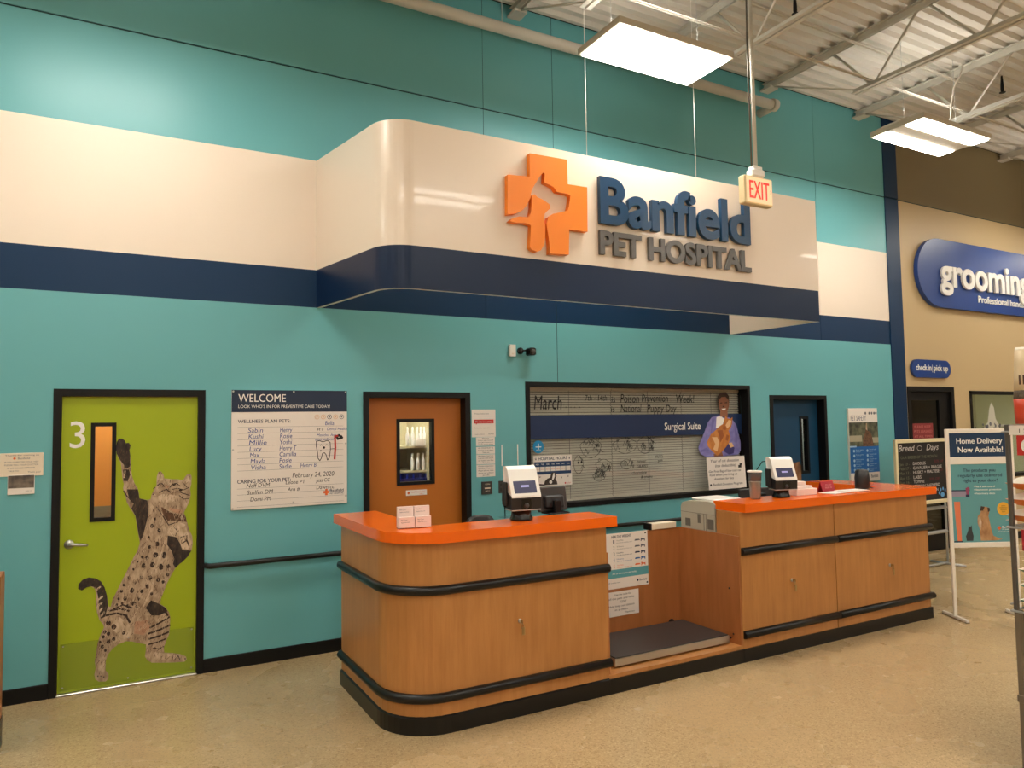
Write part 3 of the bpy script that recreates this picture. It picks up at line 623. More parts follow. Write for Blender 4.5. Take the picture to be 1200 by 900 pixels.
def roomlight(x, y, z, lab, s):
    r = empty('room_light', (x, y, z), label=lab, cat='ceiling light')
    MB().bbox(-.3, .3, -.1, .1, 0, .04, .01).build('housing', WHITEP, r)
    MB().box(-.28, .28, -.08, .08, -.006, 0).build('lens', mat('room_lens', (255, 255, 255), .5, emit=(255, 246, 230), estr=s), r)
roomlight(.2, .85, 2.44, 'ceiling light inside the room behind the green door', 60)
roomlight(2.45, .26, 2.44, 'ceiling light inside the store room behind the brown door', 80)
tag(MB().bbox(7.99, 8.035, .40, .43, 0, 2.2, .005).build('wall_panel', WHITEP), 'narrow white upright panel seen through the blue door pane', 'panel')
roomlight(7.6, .26, 2.42, 'ceiling light inside the office behind the blue door', 260)

# storage shelves seen through the brown door
sh = empty('storage_shelf', (2.62, .75, 0), label='cream storage shelving seen through the brown door window', cat='shelf')
SHM = mat('shelf_cream', (206, 196, 164), .5)
MB().box(-.75, -.72, -.3, .3, 0, 2.2).box(.10, .13, -.3, .3, 0, 2.2).box(-.72, .10, .27, .3, 0, 2.2).build('side_panel', SHM, sh)
for z in (.9, 1.31, 1.445, 1.68): MB().box(-.72, .10, -.3 if z < 1.4 else -.27, .27, z - .02, z).build('shelf_board', SHM, sh)
BOT = mat('bottle_white', (232, 230, 228), .35)
def bottle():
    r = empty('spray_bottle'); MB().lathe([(.028, 0), (.03, .01), (.03, .12), (.014, .155), (.013, .175)], n=14).build('body', BOT, r)
    MB().lathe([(.013, .17), (.015, .175), (.015, .20), (.008, .21)], n=12).build('cap', WHITEP, r)
    return r
pb = None
for row, (z, xs_, y) in enumerate(((1.68, (2.536, 2.588, 2.638, 2.672, 2.708), .51), (1.445, (2.575, 2.606, 2.636, 2.666, 2.692, 2.712), .50))):
    for i, x in enumerate(xs_):
        if pb is None: pb = bottle(); b_ = pb
        else: b_ = copy_tree(pb)
        b_.location = (x, y + (i % 2) * .05 * row, z); b_.scale = (.62 - .1 * row, .62, .88 if row == 0 else .78); b_['category'] = 'bottle'
        nth = ['first', 'second', 'third', 'fourth', 'fifth', 'sixth'][i]
        b_['label'] = 'white bottle on the %s shelf behind the brown door, %s from the left' % (('upper', 'middle')[row], nth)
        b_['group'] = ('bottles on the upper shelf', 'bottles on the middle shelf')[row]
tag(MB().bbox(2.60, 2.69, .46, .50, 1.68, 1.745, .003).build('small_box', PAPER), 'small white box before the bottles on the upper shelf', 'box')
BIN = mat('blue_bin', (30, 52, 170), .4)
def bin_():
    m = MB(); w, dpt, h = .031, .2, .1
    m.box(-w, w, -dpt, 0, 0, .006).box(-w, -w + .006, -dpt, 0, 0, h).box(w - .006, w, -dpt, 0, 0, h).box(-w, w, -.006, 0, 0, h)
    m.face([(-w, -dpt, 0), (w, -dpt, 0), (w, -dpt - .02, h * .6), (-w, -dpt - .02, h * .6)])
    m.face([(-w, -dpt - .02, h * .6), (w, -dpt - .02, h * .6), (w, -dpt + .004, h * .6), (-w, -dpt + .004, h * .6)])
    return m.build('storage_bin', BIN)
b0 = None
MB
for i, x in enumerate((2.42, 2.486, 2.552, 2.618, 2.684)):
    if b0 is None: b0 = bin_(); o = b0
    else: o = b0.copy(); COL.objects.link(o)
    o.location = (x, .68, 1.31)
    tag(o, 'blue open storage bin, %s in the row behind the brown door' % ['first', 'second', 'third', 'fourth', 'last'][i], 'bin', 'blue bins on the lower shelf')


# ------------------------------------------------------------------ surgical suite window
w = structure(empty('window_1', (0, 0, 0)))
m = MB(); x0, x1, z0, z1 = WN; y0, y1 = -.014, .16; fw = .045
m.box(x0, x0 + fw, y0, y1, z0, z1).box(x1 - fw, x1, y0, y1, z0, z1).box(x0 + fw, x1 - fw, y0, y1, z1 - fw, z1).box(x0 + fw, x1 - fw, y0, y1, z0, z0 + fw)
m.build('window_frame', BLACK, w)
MB().box(x0 + fw, x1 - fw, .095, .099, z0 + fw, z1 - fw).build('window_pane', GLASS, w)
MB().box(x0 + fw, x1 - fw, .26, .28, z0, z1).build('backing_board', DKW, w)
BL = mat('blind_slat', (204, 202, 188), .45)
bz0, bz1 = z0 + fw, z1 - fw
def blind(a, b, lab):
    m = MB(); z = bz0 + .03
    while z < bz1 - .03:
        m.face([(a, .128, z - .011), (b, .128, z - .011), (b, .146, z + .011), (a, .146, z + .011)])
        z += .0262
    r = m.build('window_blind', BL); tag(r, lab, 'blind', 'blinds behind the surgical suite window')
    MB().box(a, b, .12, .155, bz1 - .03, bz1).build('head_rail', BL, r); MB().box(a, b, .125, .15, bz0 + .002, bz0 + .02).build('bottom_rail', BL, r)
    m = MB()
    for t in (.5,):
        xx = a + (b - a) * t; m.box(xx - .0015, xx + .0015, .126, .128, bz0, bz1)
    m.build('ladder_cord', INKG, r)
blind(3.615, 4.70, 'left of the three grey slatted blinds behind the long window')
blind(4.705, 5.685, 'middle of the three grey slatted blinds behind the long window')
blind(5.69, 6.58, 'right of the three grey slatted blinds, behind the person picture')
# things stuck to the glass
s = empty('window_band', (0, .094, 0), label='navy band across the window lettered Surgical Suite', cat='window sticker')
MB().box(x0 + fw, x1 - fw, -.002, 0, 1.722, 1.958).build('band', mat('window_band_navy', (18, 44, 84), .4), s)
letters(MB(), [('Surgical Suite', 5.40, 1.785, .082, .53, 'l')], -.0035, bold=.012).build('lettering', INKW, s)
s = empty('round_sticker', (3.762, .093, 1.645), label='round blue sticker on the window above the hours poster', cat='sticker')
MB().ell(0, 0, .064, 0, 28).build('disc', mat('sticker_blue', (24, 140, 196), .4), s)
letters(MB().stroke([(-.03, 0), (.03, 0)], .01, -.002).stroke([(0, -.02), (0, .03)], .01, -.002), [('PETS', 0, -.04, .014, .05, 'c')], -.002).build('sticker_print', INKW, s)
# hand-lettering in black marker on the glass
s = empty('marker_writing', (0, .0935, 0), label='black handwriting and doodles over the window glass', cat='writing')
each_line('handwritten_word', [('March', 3.72, 2.02, .14, .33, 'l'), ('is', 4.68, 2.09, .07, .05, 'l'), ('Poison', 4.80, 2.09, .09, .25, 'l'), ('Prevention', 5.09, 2.10, .08, .37, 'l'), ('Week!', 5.58, 2.09, .09, .27, 'l'), ('7th - 14th', 4.34, 2.11, .06, .28, 'l'),
            ('is', 4.67, 1.99, .06, .05, 'l'), ('National', 4.80, 1.985, .085, .28, 'l'), ('Puppy Day', 5.16, 1.985, .08, .42, 'l')], 0, INKK, s, shear=.15)
m = MB()
for x in (4.10, 4.16, 4.21, 4.27): m.ell(x, 2.04, .006, 0)
m.build('dots', INKK, s)
m = MB(); rnd = random.Random(3)
def scrib(cx, cz, rx, rz_, n):
    m = MB()
    for i in range(n):
        a = rnd.uniform(0, 6.28); l = rnd.uniform(.03, .08); x = cx + rx * rnd.uniform(-.8, .8); z = cz + rz_ * rnd.uniform(-.8, .8)
        m.stroke([(x, z), (x + l * .3, z + l * .5 + .01), (x + l * .6, z + rnd.uniform(-.02, .03)), (x + l * .8, z + .02)], .0045, 0)
    pts = [(cx + rx * (1 + .08 * math.sin(5 * t)) * math.cos(t), cz + rz_ * (1 + .08 * math.cos(4 * t)) * math.sin(t)) for t in [6.283 * k_ / 20 for k_ in range(21)]]
    for a, b in list(zip(pts[:-1], pts[1:])): m.stroke([a, b], .004, 0)
    m.build('doodle', INKK, s)
scrib(4.40, 1.62, .13, .10, 16); scrib(4.85, 1.63, .16, .08, 13); scrib(5.12, 1.63, .11, .09, 15)
scrib(4.24, 1.45, .06, .09, 2); scrib(4.56, 1.43, .10, .06, 7); scrib(4.50, 1.32, .08, .05, 12); scrib(4.86, 1.43, .08, .05, 6)
m.ell(4.24, 1.47, .012, 0); m.ell(4.28, 1.475, .012, 0)
each_line('handwritten_word', [('never', 5.0, 1.44, .03, .13, 'l'), ('GRAPES', 5.0, 1.385, .03, .15, 'l'), ('chocolate', 4.93, 1.32, .03, .2, 'l'), ('& onions', 5.05, 1.27, .03, .16, 'l'), ('XYLITOL', 5.25, 1.48, .03, .12, 'l'), ('gum', 5.29, 1.44, .03, .07, 'l')], 0, INKK, s, shear=.2)
m.build('doodle', INKK, s)
# printed person with a cat
pd = empty('person_decal', (0, .012, 0), label='cut-out picture of a smiling person in lavender holding an orange cat', cat='wall decal')
LAV = mat('lavender_print', (140, 136, 196), .5, noise=(14, (116, 112, 176), .8, (1, 1, 1))); SKIN = mat('brown_skin_print', (136, 88, 62), .5)
MB().poly(W_JACKET, .0785).build('jacket', LAV, pd)
each_patch('jacket_fold', W_FOLD, .0780, mat('lavender_deep_print', (110, 108, 172), .5), pd)
MB().poly(W_SHIRT, .0780).build('undershirt', INKW, pd)
MB().poly(W_FACE, .0775).build('face', SKIN, pd)
MB().poly(W_HAIR, .0770).build('hair', FURS, pd)
m = MB()
for q in W_FACEMARKS: m.poly(q, .0770)
m.build('face_features', FURS, pd)
m = MB()
for q in W_SMILE: m.poly(q, .0765)
m.build('smile', INKW, pd)
m = MB()
for q in W_GLOVE: m.poly(q, .0770)
m.build('sleeve_cuff', mat('violet_print', (58, 52, 110), .5), pd)
m = MB()
for q in W_HAND: m.poly(q, .0768)
m.build('hand', SKIN, pd)
ct = MB().poly(W_CAT, .0760).build('cat_picture', mat('ginger_print', (206, 134, 62), .6, noise=(16, (176, 104, 44), .7, (1, 1, .6))), pd)
each_patch('pale_fur', W_CATPALE, .0755, mat('ginger_pale_print', (226, 184, 134), .6), ct)
each_patch('dark_fur', W_CATDARK, .0755, mat('ginger_dark_print', (156, 86, 40), .6), ct)
# ------------------------------------------------------------------ wall-mounted things
def flat(name, x0, x1, z0, z1, m_, lab, cat, yb=0.0, t=.006, rot=0, group=None, part='panel'):
    """thin board hung on the wall; local origin = lower left corner of its front face"""
    r = empty(name, (x0, yb - t, z0), rz=0, label=lab, cat=cat, group=group)
    MB().bbox(0, x1 - x0, 0, t, 0, z1 - z0, min(.002, t / 3)).build(part, m_, r)
    return r
def rail(x0, x1, lab):
    r = empty('bumper_rail', (0, 0, .817), label=lab, cat='rail')
    m = MB(); m.tube([(x0, -.005, 0), (x0 + .01, -.04, 0), (x0 + .03, -.06, 0), (x1 - .03, -.06, 0), (x1 - .01, -.04, 0), (x1, -.005, 0)], .021, 12)
    m.build('rail_tube', RUB, r)
    for k_ in range(int((x1 - x0) // .9) + 1):
        x = x0 + .25 + k_ * .9
        if x < x1 - .1: MB().bbox(x - .02, x + .02, -.05, .0, -.015, .015, .004).build('bracket', RUB, r)
rail(.675, 1.92, 'black rounded wall rail between the green and brown doors')
rail(2.99, 6.94, 'black wall rail under the long window, behind the counter')

# left notice and the card below it
s = flat('wall_notice', -.657, -.401, 1.564, 1.726, PAPER2, 'cream notice card on the wall left of the green door', 'sign', t=.008)
m = letters(MB(), [('Thanks for coming to', .03, .142, .009, .2, 'l'), ('Banfield', .105, .118, .013, .07, 'l')], -.0012, bold=.01)
letters(m, [('IF YOU EXPECTED YOUR VISIT', .028, .094, .010, .2, 'l'), ('PLEASE TELL YOUR DOCTOR', .028, .074, .010, .2, 'l'), ('IF WE COULD IMPROVE', .045, .052, .010, .16, 'l'), ('TALK TO', .05, .032, .010, .06, 'l'), ('Thank you!', .165, .022, .010, .075, 'l')], -.0012)
m.build('lettering', INKG, s); MB().ell(.085, .125, .008, -.0012, 12).build('logo', INKO, s)
s = flat('leaflet_holder', -.609, -.451, 1.437, 1.573, PAPER, 'small dark photo card pinned below the cream notice', 'card', t=.014)
MB().rect(.003, .155, .045, .133, -.0012).build('photo', mat('dark_photo', (52, 50, 54), .4, noise=(22, (140, 126, 112), .5, (1, 1, 1))), s)
letters(MB(), [('visit us', .105, .02, .008, .04, 'l')], -.0012).build('lettering', INKG, s)

# welcome whiteboard
WBX, WBZ = .855, 1.228; W_, H2 = .932, .955
s = flat('welcome_board', WBX, WBX + W_, WBZ, WBZ + H2, BOARD, 'large welcome whiteboard with navy header between green and brown doors', 'whiteboard', t=.018, part='board')
MB().rect(.0, W_, H2 - .178, H2, -.0012).build('header', mat('header_navy', (30, 46, 72), .3), s)
m = letters(MB(), [('WELCOME', .05, H2 - .095, .062, .37, 'l')], -.0024, bold=.008)
letters(m, [("LOOK WHO'S IN FOR PREVENTIVE CARE TODAY!", .05, H2 - .145, .024, .735, 'l')], -.0024, bold=0); m.build('header_lettering', INKW, s)
m = letters(MB(), [('WELLNESS PLAN PETS:', .048, .690, .026, .41, 'l'), ('CARING FOR YOUR PET:', .046, .208, .030, .415, 'l')], -.0012, bold=.02); m.build('printed_headings', INKN, s)
m = MB()
for k_ in range(8): m.box(.045, .90, -.0012, 0, .655 - k_ * .0497, .6565 - k_ * .0497)
for k_ in range(4): m.box(.045, .90, -.0012, 0, .165 - k_ * .048, .1665 - k_ * .048)
m.build('ruled_lines', INKG, s)
rows = [('Sabin', 'Henry'), ('Kushi', 'Rosie'), ('Millie', 'Yoshi'), ('Lucy', 'Henry T'), ('Max', 'Camilla'), ('Mayla', 'Posie'), ('Visha', 'Sadie')]
for k_, (a, b) in enumerate(rows):
    z = .612 - k_ * .0497
    each_line('handwritten_name', [(a, .125 + .004 * k_, z, .036, .022 * len(a) + .005, 'l'), (b, .375 - .001 * k_, z, .036, .0185 * len(b) + .005, 'l')], -.0012, INKB, s, shear=.12)
each_line('handwritten_line', [('Henry B', .54, .318, .034, .13, 'l'), ('Bella', .745, .664, .034, .075, 'l'), ('Dental Health', .76, .620, .024, .17, 'l'), ("Months! Ask us", .675, .570, .022, .2, 'l'), ('about wellness!', .66, .535, .022, .16, 'l')], -.0012, INKB, s, shear=.12)
each_line('handwritten_line', [('February 24, 2020', .475, .236, .038, .345, 'l'), ('Neff DVM', .115, .172, .032, .18, 'l'), ('Leone PT', .42, .185, .03, .16, 'l'), ('Jess CC', .665, .19, .03, .12, 'l'), ('Stolfen DM', .12, .118, .032, .2, 'l'),
                   ('Ana #', .435, .128, .028, .10, 'l'), ('Dawn cc', .67, .13, .03, .15, 'l'), ('Domi PM', .145, .062, .032, .16, 'l'), ("It's", .68, .62, .022, .05, 'l')], -.0012, INKK, s, shear=.15)
def P(px, py): return ((px - 42) / (845 - 42) * W_, (885 - py) / (885 - 45) * H2)
m = MB(); tooth = [(620, 420), (640, 415), (668, 425), (700, 415), (720, 430), (722, 480), (715, 540), (700, 560), (690, 520), (678, 505), (664, 510), (655, 545), (645, 562), (632, 545), (628, 500), (618, 450), (620, 420)]
m.stroke([P(a, b) for a, b in tooth], .006, -.0012)
for c in ((655, 452), (695, 452)): m.stroke([P(c[0] - 8, c[1]), P(c[0], c[1] - 8), P(c[0] + 8, c[1])], .004, -.0012)
m.ell(*P(675, 467), .010, -.0012); m.ell(*P(652, 490), .006, -.0012); m.stroke([P(722, 478), P(750, 476)], .004, -.0012)
for c in ((770, 390), (785, 380), (800, 388), (792, 402), (776, 404), (806, 396)): m.ell(*P(*c), .012, -.0013, 9)
m.build('tooth_drawing', INKK, s)
MB().stroke([P(775, 382), P(755, 385), P(758, 470), P(752, 552)], .016, -.0014).build('toothbrush_drawing', INKR, s)
m = MB()
for i, px in enumerate((625, 670, 715, 760, 805)):
    c = P(px, 240); pts = [(c[0] + .018 * math.cos(t * .5236), c[1] + .018 * math.sin(t * .5236)) for t in range(13)]
    m.stroke(pts, .004, -.0012, 1 if i == 2 else 2 if i == 4 else 0); m.ell(c[0], c[1], .007, -.0012, 8, 1 if i == 2 else 2 if i == 4 else 0)
m.build('round_icons', [mat('pale_orange_print', (222, 176, 130), .5), INKN, INKG], s)
c = P(692, 795); m = MB(); cw = .010
m.rect(c[0] - cw, c[0] + cw, c[1] - .026, c[1] + .026, -.0012).rect(c[0] - .024, c[0] - cw, c[1] - cw, c[1] + cw, -.0012).rect(c[0] + cw, c[0] + .024, c[1] - cw, c[1] + cw, -.0012)
m.build('logo', INKO, s); letters(MB(), [('Banfield', .785, .10, .024, .115, 'l'), ('PET HOSPITAL', .785, .082, .011, .115, 'l')], -.0012, bold=.02).build('logo_lettering', INKN, s)
m = MB()
for px, py in ((52, 50), (460, 50), (840, 55), (50, 465), (842, 440), (50, 880), (458, 855), (838, 830)): 
    a = P(px, py); m.lathe([(.008, 0), (.007, -.006)], (a[0] if .01 < a[0] < W_ - .01 else (.012 if a[0] < .5 else W_ - .012), 0, min(max(a[1], .012), H2 - .012)), 10, 0, 'y')
m.build('mounting_screw', STEEL, s)

# papers right of the brown door
s = flat('wall_notice', 2.981, 3.232, 1.759, 2.019, PAPER, 'white paper with a red band, topmost right of the brown door', 'notice', t=.003, part='sheet')
m = MB().rect(.022, .23, .128, .165, -.0008).poly([(.04, .128), (.055, .128), (.045, .116)], -.0008); m.build('red_band', INKR, s)
letters(MB(), [('Privacy Notice Here', .03, .215, .012, .15, 'l'), ('Please silence your phone', .03, .082, .010, .17, 'l'), ('visit online', .03, .022, .009, .1, 'l'), ('Banfield', .175, .022, .010, .055, 'l')], -.0008).build('lettering', INKG, s)
letters(MB(), [('We value your privacy', .035, .139, .012, .18, 'l')], -.0012, bold=.01).build('band_lettering', INKW, s)
for (z0_, z1_, nm, ls) in ((1.676, 1.757, 'tucked right under the red-banded paper', ['Please', 'let our team know if', 'your pet is nervous or', 'needs extra space']), (1.598, 1.667, 'second smallest-height strip below the red-banded paper', ['ALL DOGS MUST BE', 'leashed at all times', 'Thank you']),
                          (1.502, 1.594, 'just above the lowest paper in the column', ['All patients must have', 'a current rabies vaccine', 'or titer on file', 'Thank you!']), (1.385, 1.498, 'lowest of the paper column by the brown door', ['Payment is expected at', 'the time of service.', 'Please ask our team', 'about our wellness', 'plans today'])):
    s = flat('wall_notice', 3.024, 3.222, z0_, z1_, PAPER, 'small white lettered paper ' + nm, 'notice', t=.003, part='sheet', group='small papers right of the brown door')
    n_ = len(ls); hh = z1_ - z0_; L_ = [(t_, .099, hh - (i + .85) * hh / (n_ + .3), min(.011, hh / n_ * .5), .16 if len(t_) > 12 else .07, 'c') for i, t_ in enumerate(ls)]
    letters(MB(), L_, -.0008, bold=.012).build('lettering', INKG, s)
s = flat('card_reader', 3.073, 3.180, 1.222, 1.340, DARK2, 'dark square wall plate with lit text under the paper column', 'wall plate', t=.02, part='housing')
letters(MB().rect(.025, .085, .05, .062, -.001), [('ON', .03, .088, .012, .05, 'l'), ('SET', .03, .025, .01, .05, 'l')], -.001).build('lettering', PAPER2, s)
s = flat('wall_outlet', 3.255, 3.323, 1.221, 1.338, DARK2, 'dark wall outlet just right of the lit wall plate', 'outlet', t=.008, part='cover_plate')
m = MB()
for z in (.035, .08): m.bbox(.016, .052, -.003, 0, z - .014, z + .014, .003)
m.build('socket', DARK, s)
# sensor box and security camera above the window
s = flat('sensor_box', 3.385, 3.450, 2.533, 2.647, WHITEP, 'small white box on the teal wall left of the security camera', 'sensor box', t=.035, part='housing')
MB().bbox(.02, .045, -.003, 0, .02, .03, .001).build('indicator', PAPER2, s)
s = empty('security_camera', (3.512, 0, 2.59), label='small black security camera on the wall above the long window', cat='security camera')
MB().lathe([(.034, 0), (.034, -.02), (.022, -.04), (.0, -.046)], n=16, axis='y').build('base', BLACKG, s)
MB().tube([(0, -.035, 0), (.05, -.055, .002)], .009, 8).build('arm', BLACKG, s)
MB().bbox(.045, .115, -.13, -.03, -.05, .025, .01).build('body', BLACKG, s)
MB().lathe([(.024, -.128), (.022, -.137), (.0, -.138)], (.08, 0, -.012), 14, 0, 'y').build('lens', DARK2, s)

# hours poster on the glass
s = flat('hours_poster', 3.697, 4.157, 1.25, 1.558, PAPER, 'white hospital hours poster with a weekday table on the window', 'poster', yb=.0925, t=.003, part='sheet')
m = letters(MB(), [('HOSPITAL HOURS', .06, .262, .030, .34, 'l')], -.0008, bold=.02)
def paw(m, x, z, r_):
    m.ell(x, z - r_ * .3, r_ * .6, -.0008, 10)
    for a in (-.9, -.3, .3, .9): m.ell(x + r_ * math.sin(a) * 1.0, z + r_ * math.cos(a) * .8, r_ * .24, -.0008, 7)
for x, z in ((.03, .275), (.43, .275)): paw(m, x, z, .012)
m.build('lettering', INKN, s)
m = MB().rect(.012, .448, .195, .245, -.0008).rect(.012, .448, .118, .148, -.0008)
for k_ in range(8): m.rect(.012 + k_ * .0615, .018 + k_ * .0615, .148, .195, -.0008)
m.build('table_band', mat('poster_navy', (22, 58, 100), .5), s)
letters(MB(), [(t_, .046 + i * .0613, .213, .013, .034, 'c') for i, t_ in enumerate(('MON', 'TUE', 'WED', 'THU', 'FRI', 'SAT', 'SUN'))], -.0012, bold=.01).build('weekdays', INKW, s)
letters(MB(), [(t_, .046 + i * .0613, .165, .009, .036, 'c') for i, t_ in enumerate(('8-6', '8-6', '8-6', '8-6', '8-6', '8-5', '9-5'))], -.0012).build('opening_times', INKO, s)
m = MB(); m.poly([(.12, .012), (.13, .05), (.16, .075), (.195, .085), (.205, .125), (.225, .135), (.262, .132), (.27, .095), (.255, .07), (.275, .04), (.28, .012)], -.0010).poly([(.05, .03), (.03, .04), (.025, .03), (.05, .012), (.13, .008), (.13, .02)], -.0010)
for x, z in ((.075, .095), (.33, .08), (.41, .09)): paw(m, x, z, .009)
m.build('dog_picture', mat('dog_print_dark', (74, 58, 52), .6, noise=(40, (44, 34, 32), .7, (1, 1, 1))), s)
MB().poly([(.215, .06), (.232, .06), (.25, .095), (.245, .128), (.235, .128), (.222, .095)], -.0013).ell(.2, .04, .018, -.0013).build('dog_picture_white', INKW, s)
letters(MB().ell(.375, .022, .009, -.0008, 10), [('Banfield', .392, .017, .012, .05, 'l')], -.0008).build('logo', INKR, s)

# leaning handwritten board in front of the window's right end
s = empty('handwritten_board', (5.91, -.0205, 1.099), label='white handwritten board hung at the window corner below the person', cat='sign')
qb = [(0.02, 0), (.602, .004), (.58, .370), (-.013, .366)]
MB().prism(qb, 0, .006).build('sheet', PAPER, s)
m = letters(MB(), [('Year of cat donation', .05, .31, .032, .44, 'l'), ('(tax deductible)', .12, .255, .03, .32, 'l'), ('Get Free Bag of low cost cat', .02, .195, .026, .5, 'l'), ('food when you bring us', .03, .155, .026, .43, 'l'), ('donations for fees', .10, .11, .026, .3, 'l')], -.0008, shear=.15, bold=.008)
letters(m, [('Banfield Donation Program', .08, .045, .026, .46, 'l')], -.0008, shear=.15, bold=.008)
m.ell(.045, .055, .014, -.0008); m.rect(.48, .53, .235, .265, -.0008); m.rect(.50, .54, .265, .285, -.0008); m.build('handwriting', INKK, s)

# pet safety poster
s = flat('pet_safety_poster', 8.376, 8.965, 1.06, 2.015, PAPER, 'tall pet safety poster on the wall right of the blue door', 'poster', yb=-.001, t=.03, part='board')
letters(MB(), [('PET SAFETY', .04, .795, .065, .31, 'l')], -.0012, bold=.006).build('title', mat('slate_print', (96, 96, 124), .5), s)
m = MB()
for x in (.34, .42, .47, .52, .56): m.ell(x, .89, .018, -.0012, 12)
m.build('round_icons', INKG, s)
MB().rect(.0, .589, .455, .772, -.0012).build('photo', mat('garden_photo', (120, 122, 96), .5, noise=(10, (50, 52, 42), .8, (1, 1, 1))), s)
for q_ in ((.0, .25, .52, .60), (.45, .589, .50, .57)): MB().rect(*q_, -.0018).build('photo_bench', mat('bench_print', (176, 166, 140), .5), s)
MB().poly([(.26, .457), (.27, .56), (.31, .62), (.34, .70), (.37, .66), (.43, .64), (.46, .56), (.49, .457)], -.0022).build('photo_dog', mat('dog_print', (132, 92, 62), .6, noise=(30, (70, 50, 40), .7, (1, 1, 1))), s)
MB().poly([(.335, .68), (.345, .76), (.36, .76), (.365, .66)], -.0026).build('photo_highlight', FURL, s)
MB().rect(.0, .589, .115, .455, -.0012).build('blue_panel', INKBL, s)
m = MB()
for k_ in range(5):
    for x in (.06, .33): m.ell(x + .02, .40 - k_ * .062, .019, -.0018, 10)
    letters(m, [('Keep pets', .115, .405 - k_ * .062, .016, .15, 'l'), ('safe indoors', .115, .382 - k_ * .062, .013, .1, 'l'), ('Travel safe', .385, .405 - k_ * .062, .016, .15, 'l'), ('together', .385, .382 - k_ * .062, .013, .08, 'l')], -.0018)
m.rect(.0, .13, .448, .468, -.003); m.build('tips_lettering', mat('pale_blue_print', (178, 206, 228), .5), s)
letters(MB(), [('Banfield', .41, .045, .04, .14, 'l')], -.0012, bold=.02).build('footer_lettering', INKG, s)

# ------------------------------------------------------------------ grooming side
GB = mat('grooming_blue', (30, 66, 138), .35)
s = empty('grooming_sign', (0, -.012, 0), label='large blue rounded grooming sign on the tan wall', cat='sign')
cx, cz, hh = 10.47, 3.965, .50
pts = [(14.2, cz - hh), (14.2, cz + hh)] + [(cx + .52 * math.cos(math.radians(a)), cz + hh * math.sin(math.radians(a))) for a in range(90, 271, 9)]
MB().prism(pts, -.06, .0).build('panel', GB, s)
letters(MB(), [('grooming', 10.44, 3.79, .40, 2.42, 'l')], -.085, bold=.028, depth=.03, res=5).build('large_letters', INKW, s)
letters(MB(), [('Professional hands. Loving care.', 11.42, 3.60, .10, 2.2, 'l')], -.068, bold=.01, depth=.01).build('small_letters', INKW, s)
s = empty('check_in_sign', (0, -.01, 0), label='small blue pill-shaped check in and pick up sign', cat='sign')
x0_, x1_, z0_, z1_ = 9.762, 10.688, 2.446, 2.698; r_ = (z1_ - z0_) / 2
pts = [(x0_ + r_ + r_ * math.cos(math.radians(a)), z0_ + r_ + r_ * math.sin(math.radians(a))) for a in range(90, 271, 10)] + [(x1_ - r_ + r_ * math.cos(math.radians(a)), z0_ + r_ + r_ * math.sin(math.radians(a))) for a in range(-90, 91, 10)]
MB().prism(pts, -.03, 0).build('panel', GB, s)
letters(MB().box(10.235, 10.24, -.034, -.03, 2.52, 2.63), [('check in', 9.85, 2.545, .085, .36, 'l'), ('pick up', 10.27, 2.545, .085, .34, 'l')], -.034, bold=.012, depth=.004).build('letters', INKW, s)
# glass door
d = structure(empty('door_4', (0, 0, 0)))
frame(d, GD[0], GD[1], 2.32, .07)
m = MB(); a, b = GD[0] + .07, GD[1] - .07
m.box(a, a + .07, .03, .075, .01, 2.25).box(b - .25, b, .03, .075, .01, 2.25).box(a + .07, b - .25, .03, .075, 2.13, 2.25).box(a + .07, b - .25, .03, .075, .01, .28)
m.build('door_leaf', BLACK, d)
MB().box(a + .07, b - .25, .05, .056, .28, 2.13).build('window_pane', GLASSD, d)
MB().tube([(b - .21, .03, 1.0), (b - .21, -.02, 1.02), (b - .21, -.02, 1.28), (b - .21, .03, 1.3)], .01, 8).build('door_handle', STEEL, d)
s = flat('door_poster', 9.85, 10.33, 1.42, 1.80, mat('maroon_print', (132, 44, 48), .5), 'maroon and violet poster on the dark glass door', 'poster', yb=.048, t=.003, part='sheet')
MB().rect(0, .48, 0, .10, -.0008).build('violet_band', mat('violet_band', (52, 40, 110), .5), s)
letters(MB(), [('PLEASE KEEP', .04, .32, .03, .38, 'l'), ('PETS LEASHED', .03, .25, .035, .42, 'l'), ('AT ALL TIMES', .03, .18, .03, .42, 'l')], -.0012, bold=.01).build('lettering', mat('dull_pink_print', (196, 120, 116), .5), s)
letters(MB(), [('HOURS', .15, .035, .028, .16, 'l')], -.0016, bold=.01).build('band_lettering', INKW, s)
backroom('wall_grooming', 9.3, 11.15, 2.2, 2.6, mat('dim_taupe', (84, 78, 68), .7))
# grooming window
w = structure(empty('window_2', (0, 0, 0)))
x0, x1, z0, z1 = GW; m = MB()
m.box(x0, x0 + .05, -.014, .14, z0, z1).box(x1 - .05, x1, -.014, .14, z0, z1).box(x0, x1, -.014, .14, z1 - .05, z1).box(x0, x1, -.014, .14, z0, z0 + .05)
m.build('window_frame', BLACK, w)
MB().box(x0 + .05, x1 - .05, .07, .075, z0 + .05, z1 - .05).build('window_pane', GLASSD, w)
m = MB(); rnd = random.Random(5)
m.poly([(11.5, 1.0), (11.55, 1.5), (11.68, 1.72), (11.78, 1.8), (11.84, 2.0), (11.9, 2.1), (11.97, 2.02), (12.0, 1.85), (12.12, 1.72), (12.25, 1.5), (12.3, 1.0)], .066, 0)
for k_ in range(60): m.ell(11.62 + rnd.random() * .5, 1.15 + rnd.random() * .62, rnd.uniform(.012, .035), .064, 8, 1)
for k_ in range(8): m.ell(11.35 + rnd.random() * .5, 1.3 + rnd.random() * .5, rnd.uniform(.01, .02), .064, 8, 1)
m.build('spotted_dog_decal', [mat('frosted_print', (196, 194, 180), .6), INKG], w)
